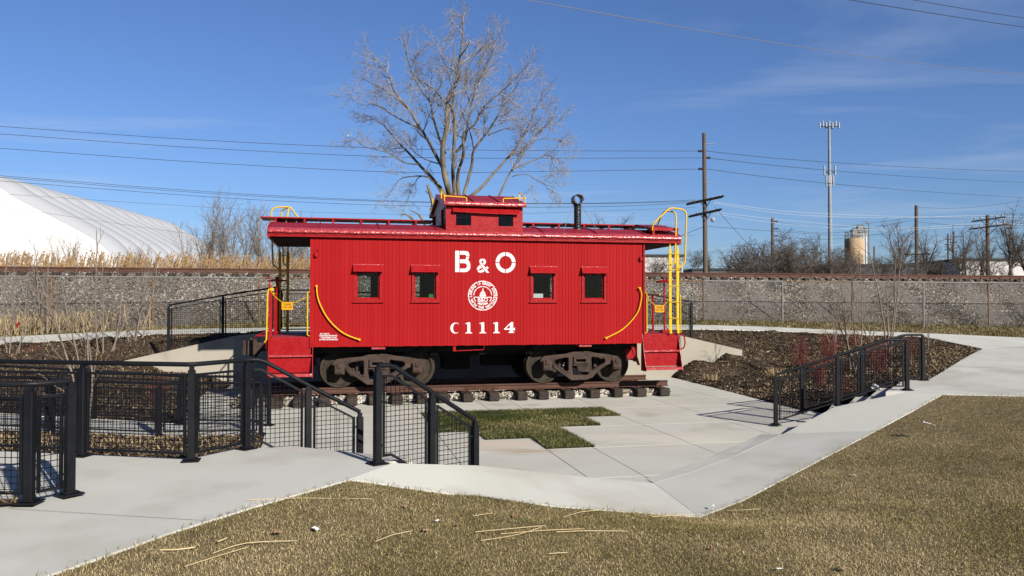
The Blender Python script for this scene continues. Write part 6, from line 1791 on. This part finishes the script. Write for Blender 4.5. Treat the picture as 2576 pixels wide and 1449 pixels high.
for i, (ya, yb, yc) in enumerate([(442, 487, 508), (446, 491, 510), (455, 500, 519)]):
    wire([(-250, ya - 20, 44), (0, ya, 45), (600, yb, 48), (1080, yc, 49.5), (1500, yc + 3 - i, 49.9), (1750, 503 + i * 3, 50)], .015, ('first', 'second', 'third')[i] + ' from the top of the close wire bundle running to the upper crossarm')
for i, (ya, yb) in enumerate([(487, 520), (520, 590)]):
    wire([(-250, ya - 20, 60), (0, ya, 60), (500, yb, 62), (800, yb + 14, 64), (1200, yb + 20, 66), (1750, yb + 2, 68)], .012, ('fainter wire crossing in front of the dome top', 'lowest faint wire crossing in front of the dome')[i], 'wire')
for i, (a, b, c, d) in enumerate([(508, 533, 544, 552), (511, 540, 548, 546), (533, 556, 574, 566), (538, 566, 579, 572)]):
    wire([(1795, a, 50), (2000, b, 58), (2250, c, 66), (2484, d - 4, 72), (2700, d + 6, 80)], .012, ('highest', 'second', 'third', 'lowest')[i] + ' of four bright thin wires between the two crossarm poles', 'wire_light')
wire([(1797, 520, 50), (1850, 580, 50), (1905, 640, 50), (1945, 690, 50)], .014, 'guy wire slanting down right from the tall pole')
wire([(1620, 625, 62), (1700, 598, 56), (1770, 570, 50)], .014, 'service wire rising from behind the caboose to the tall pole')
wire([(1778, 569, 50), (1950, 582, 60), (2130, 592, 75), (2305, 588, 85)], .014, 'low sagging wire right of the tall pole')
for i, (a, b, c, d) in enumerate([(559, 572, 560, 546), (577, 586, 572, 552), (595, 602, 590, 572)]):
    wire([(1952, a, 95), (2080, b, 92), (2200, c, 88), (2303, d, 85)], .018, ('top', 'middle', 'bottom')[i] + ' sagging wire between the slim pole and the plain tall pole')
for i, (a, b, c) in enumerate([(522, 523, 505), (549, 548, 537), (558, 568, 562)]):
    wire([(2308, a, 85), (2430, b, 84), (2576, c, 83), (2800, c - 18, 82)], .018, ('top', 'middle', 'bottom')[i] + ' wire leaving the plain tall pole to the right edge')
wire([(2325, 640, 85), (2420, 650, 84), (2500, 655, 83), (2700, 655, 82)], .018, 'lowest dark wire over the white building at the right')

# ================================================================== SMALL THINGS LYING ABOUT
def on_lawn(px, py):
    g_ = gnd(px, py, .5)
    for _ in range(4):
        z = LAWN.z(np.array([[g_[0], g_[1]]]))[0] + .026; g_ = gnd(px, py, z)
    return Vector(g_)
ST = [((620, 1258), (750, 1253), (940, 1255), 'long straw stalk lying by the lawn corner near the walk'), ((402, 1383), (450, 1382), (492, 1376), 'short pale straw on the lawn at lower left'), ((465, 1425), (560, 1395), (625, 1376), 'slanting straw at the lower left of the lawn'),
      ((535, 1392), (620, 1366), (750, 1360), 'forked straw on the lawn left of centre'), ((548, 1362), (560, 1358), (572, 1352), 'thick white straw piece on the left lawn'), ((945, 1362), (990, 1345), (1038, 1335), 'single straw in the middle of the lawn'),
      ((1195, 1338), (1280, 1330), (1370, 1322), 'upper straw of the crossed pile in mid lawn'), ((1210, 1360), (1300, 1345), (1365, 1325), 'slanting straw of the crossed pile in mid lawn'), ((1260, 1343), (1370, 1334), (1470, 1330), 'long straw of the crossed pile in mid lawn'),
      ((1400, 1338), (1480, 1335), (1580, 1336), 'straw bundle right of the crossed pile'), ((1418, 1301), (1460, 1288), (1510, 1283), 'straw near the walk in mid lawn'), ((1640, 1300), (1700, 1296), (1755, 1295), 'straw lying at the concrete corner'), ((1830, 1284), (1865, 1283), (1910, 1280), 'straw on the lawn right of the concrete corner'),
      ((1380, 1393), (1400, 1391), (1428, 1390), 'tiny straw near the bottom of the lawn'), ((1190, 1298), (1215, 1294), (1240, 1290), 'small grey stick on mid lawn')]
for i, (a, b, c, lab) in enumerate(ST):
    A, B, C_ = on_lawn(*a), on_lawn(*b), on_lawn(*c)
    P = spline([A, B, C_], 4)
    r_ = .0050 if i in (1, 4) else .0028
    o = MB().tube([p - A for p in P], [r_] * (len(P) - 1) + [r_ * .5], 6).build('straw', M['straw'], None, True); o.location = A; tag(o, lab, 'straw', 'straws on the lawn')
def scrap(name, px, py, w, h, mat, label, cat, group, seed, z=None):
    r_ = random.Random(seed); p = on_lawn(px, py) if z is None else Vector(gnd(px, py, z))
    n = 4; vs = []
    for j in range(n + 1):
        for i in range(n + 1): vs.append(((i / n - .5) * w + r_.uniform(-.1, .1) * w, (j / n - .5) * h + r_.uniform(-.1, .1) * h, r_.uniform(0, .35) * min(w, h)))
    me = MB().add(vs, [(j * 5 + i, j * 5 + i + 1, j * 5 + i + 6, j * 5 + i + 5) for j in range(n) for i in range(n)])
    o = me.build(name, mat); o.location = p; o.rotation_euler = (r_.uniform(-.3, .3), r_.uniform(-.3, .3), r_.uniform(0, 6)); tag(o, label, cat, group)
for i, (px, py, w, lab) in enumerate([(2338, 1069, .16, 'crumpled white paper on the right hand lawn'), (1100, 1310, .04, 'white scrap on the lawn below the near stairs'), (1795, 1273, .05, 'white scrap near the concrete corner'), (1960, 1432, .05, 'white scrap at the bottom right of the lawn'), (795, 1330, .05, 'white scrap on the left part of the lawn'), (2150, 1195, .05, 'pale scrap in the middle of the right lawn')]):
    scrap('paper_scrap', px, py, w, w * .6, M['litter'], lab, 'litter', 'paper scraps on the lawn', i)
scrap('paper_sheet', 2205, 978, .26, .14, M['litter'], 'white paper caught behind the sloping railing near the top', 'litter', None, 77, .60)
for i, (px, py, lab) in enumerate([(1022, 1275, 'curled brown leaf near the lawn corner'), (1295, 1297, 'brown leaf in mid lawn left of the straw'), (1150, 1322, 'brown leaf left of the crossed straw pile'), (1070, 1335, 'dark leaf on the lawn below the stairs'), (2190, 1150, 'brown leaf on the right lawn by the walk'), (2260, 1190, 'tan leaf on the right lawn'), (1790, 1380, 'brown leaf near the bottom centre'), (2130, 1430, 'dark leaf at the bottom right'), (700, 1340, 'tan leaf on the left lawn'), (1370, 1268, 'reddish leaf at the edge of the ramp walk')]):
    scrap('dry_leaf', px, py, .06, .045, M['leaf'], lab, 'leaf', 'dry leaves on the lawn', 40 + i)
o = MB().box(-.03, .03, -.01, .01, 0, .16, .004).build('marker_flag', M['red_steel']); o.location = far(42, 822, 23.6); o.rotation_euler = (0, R(30), 0); tag(o, 'small red marker leaning on the verge at the left edge', 'marker')
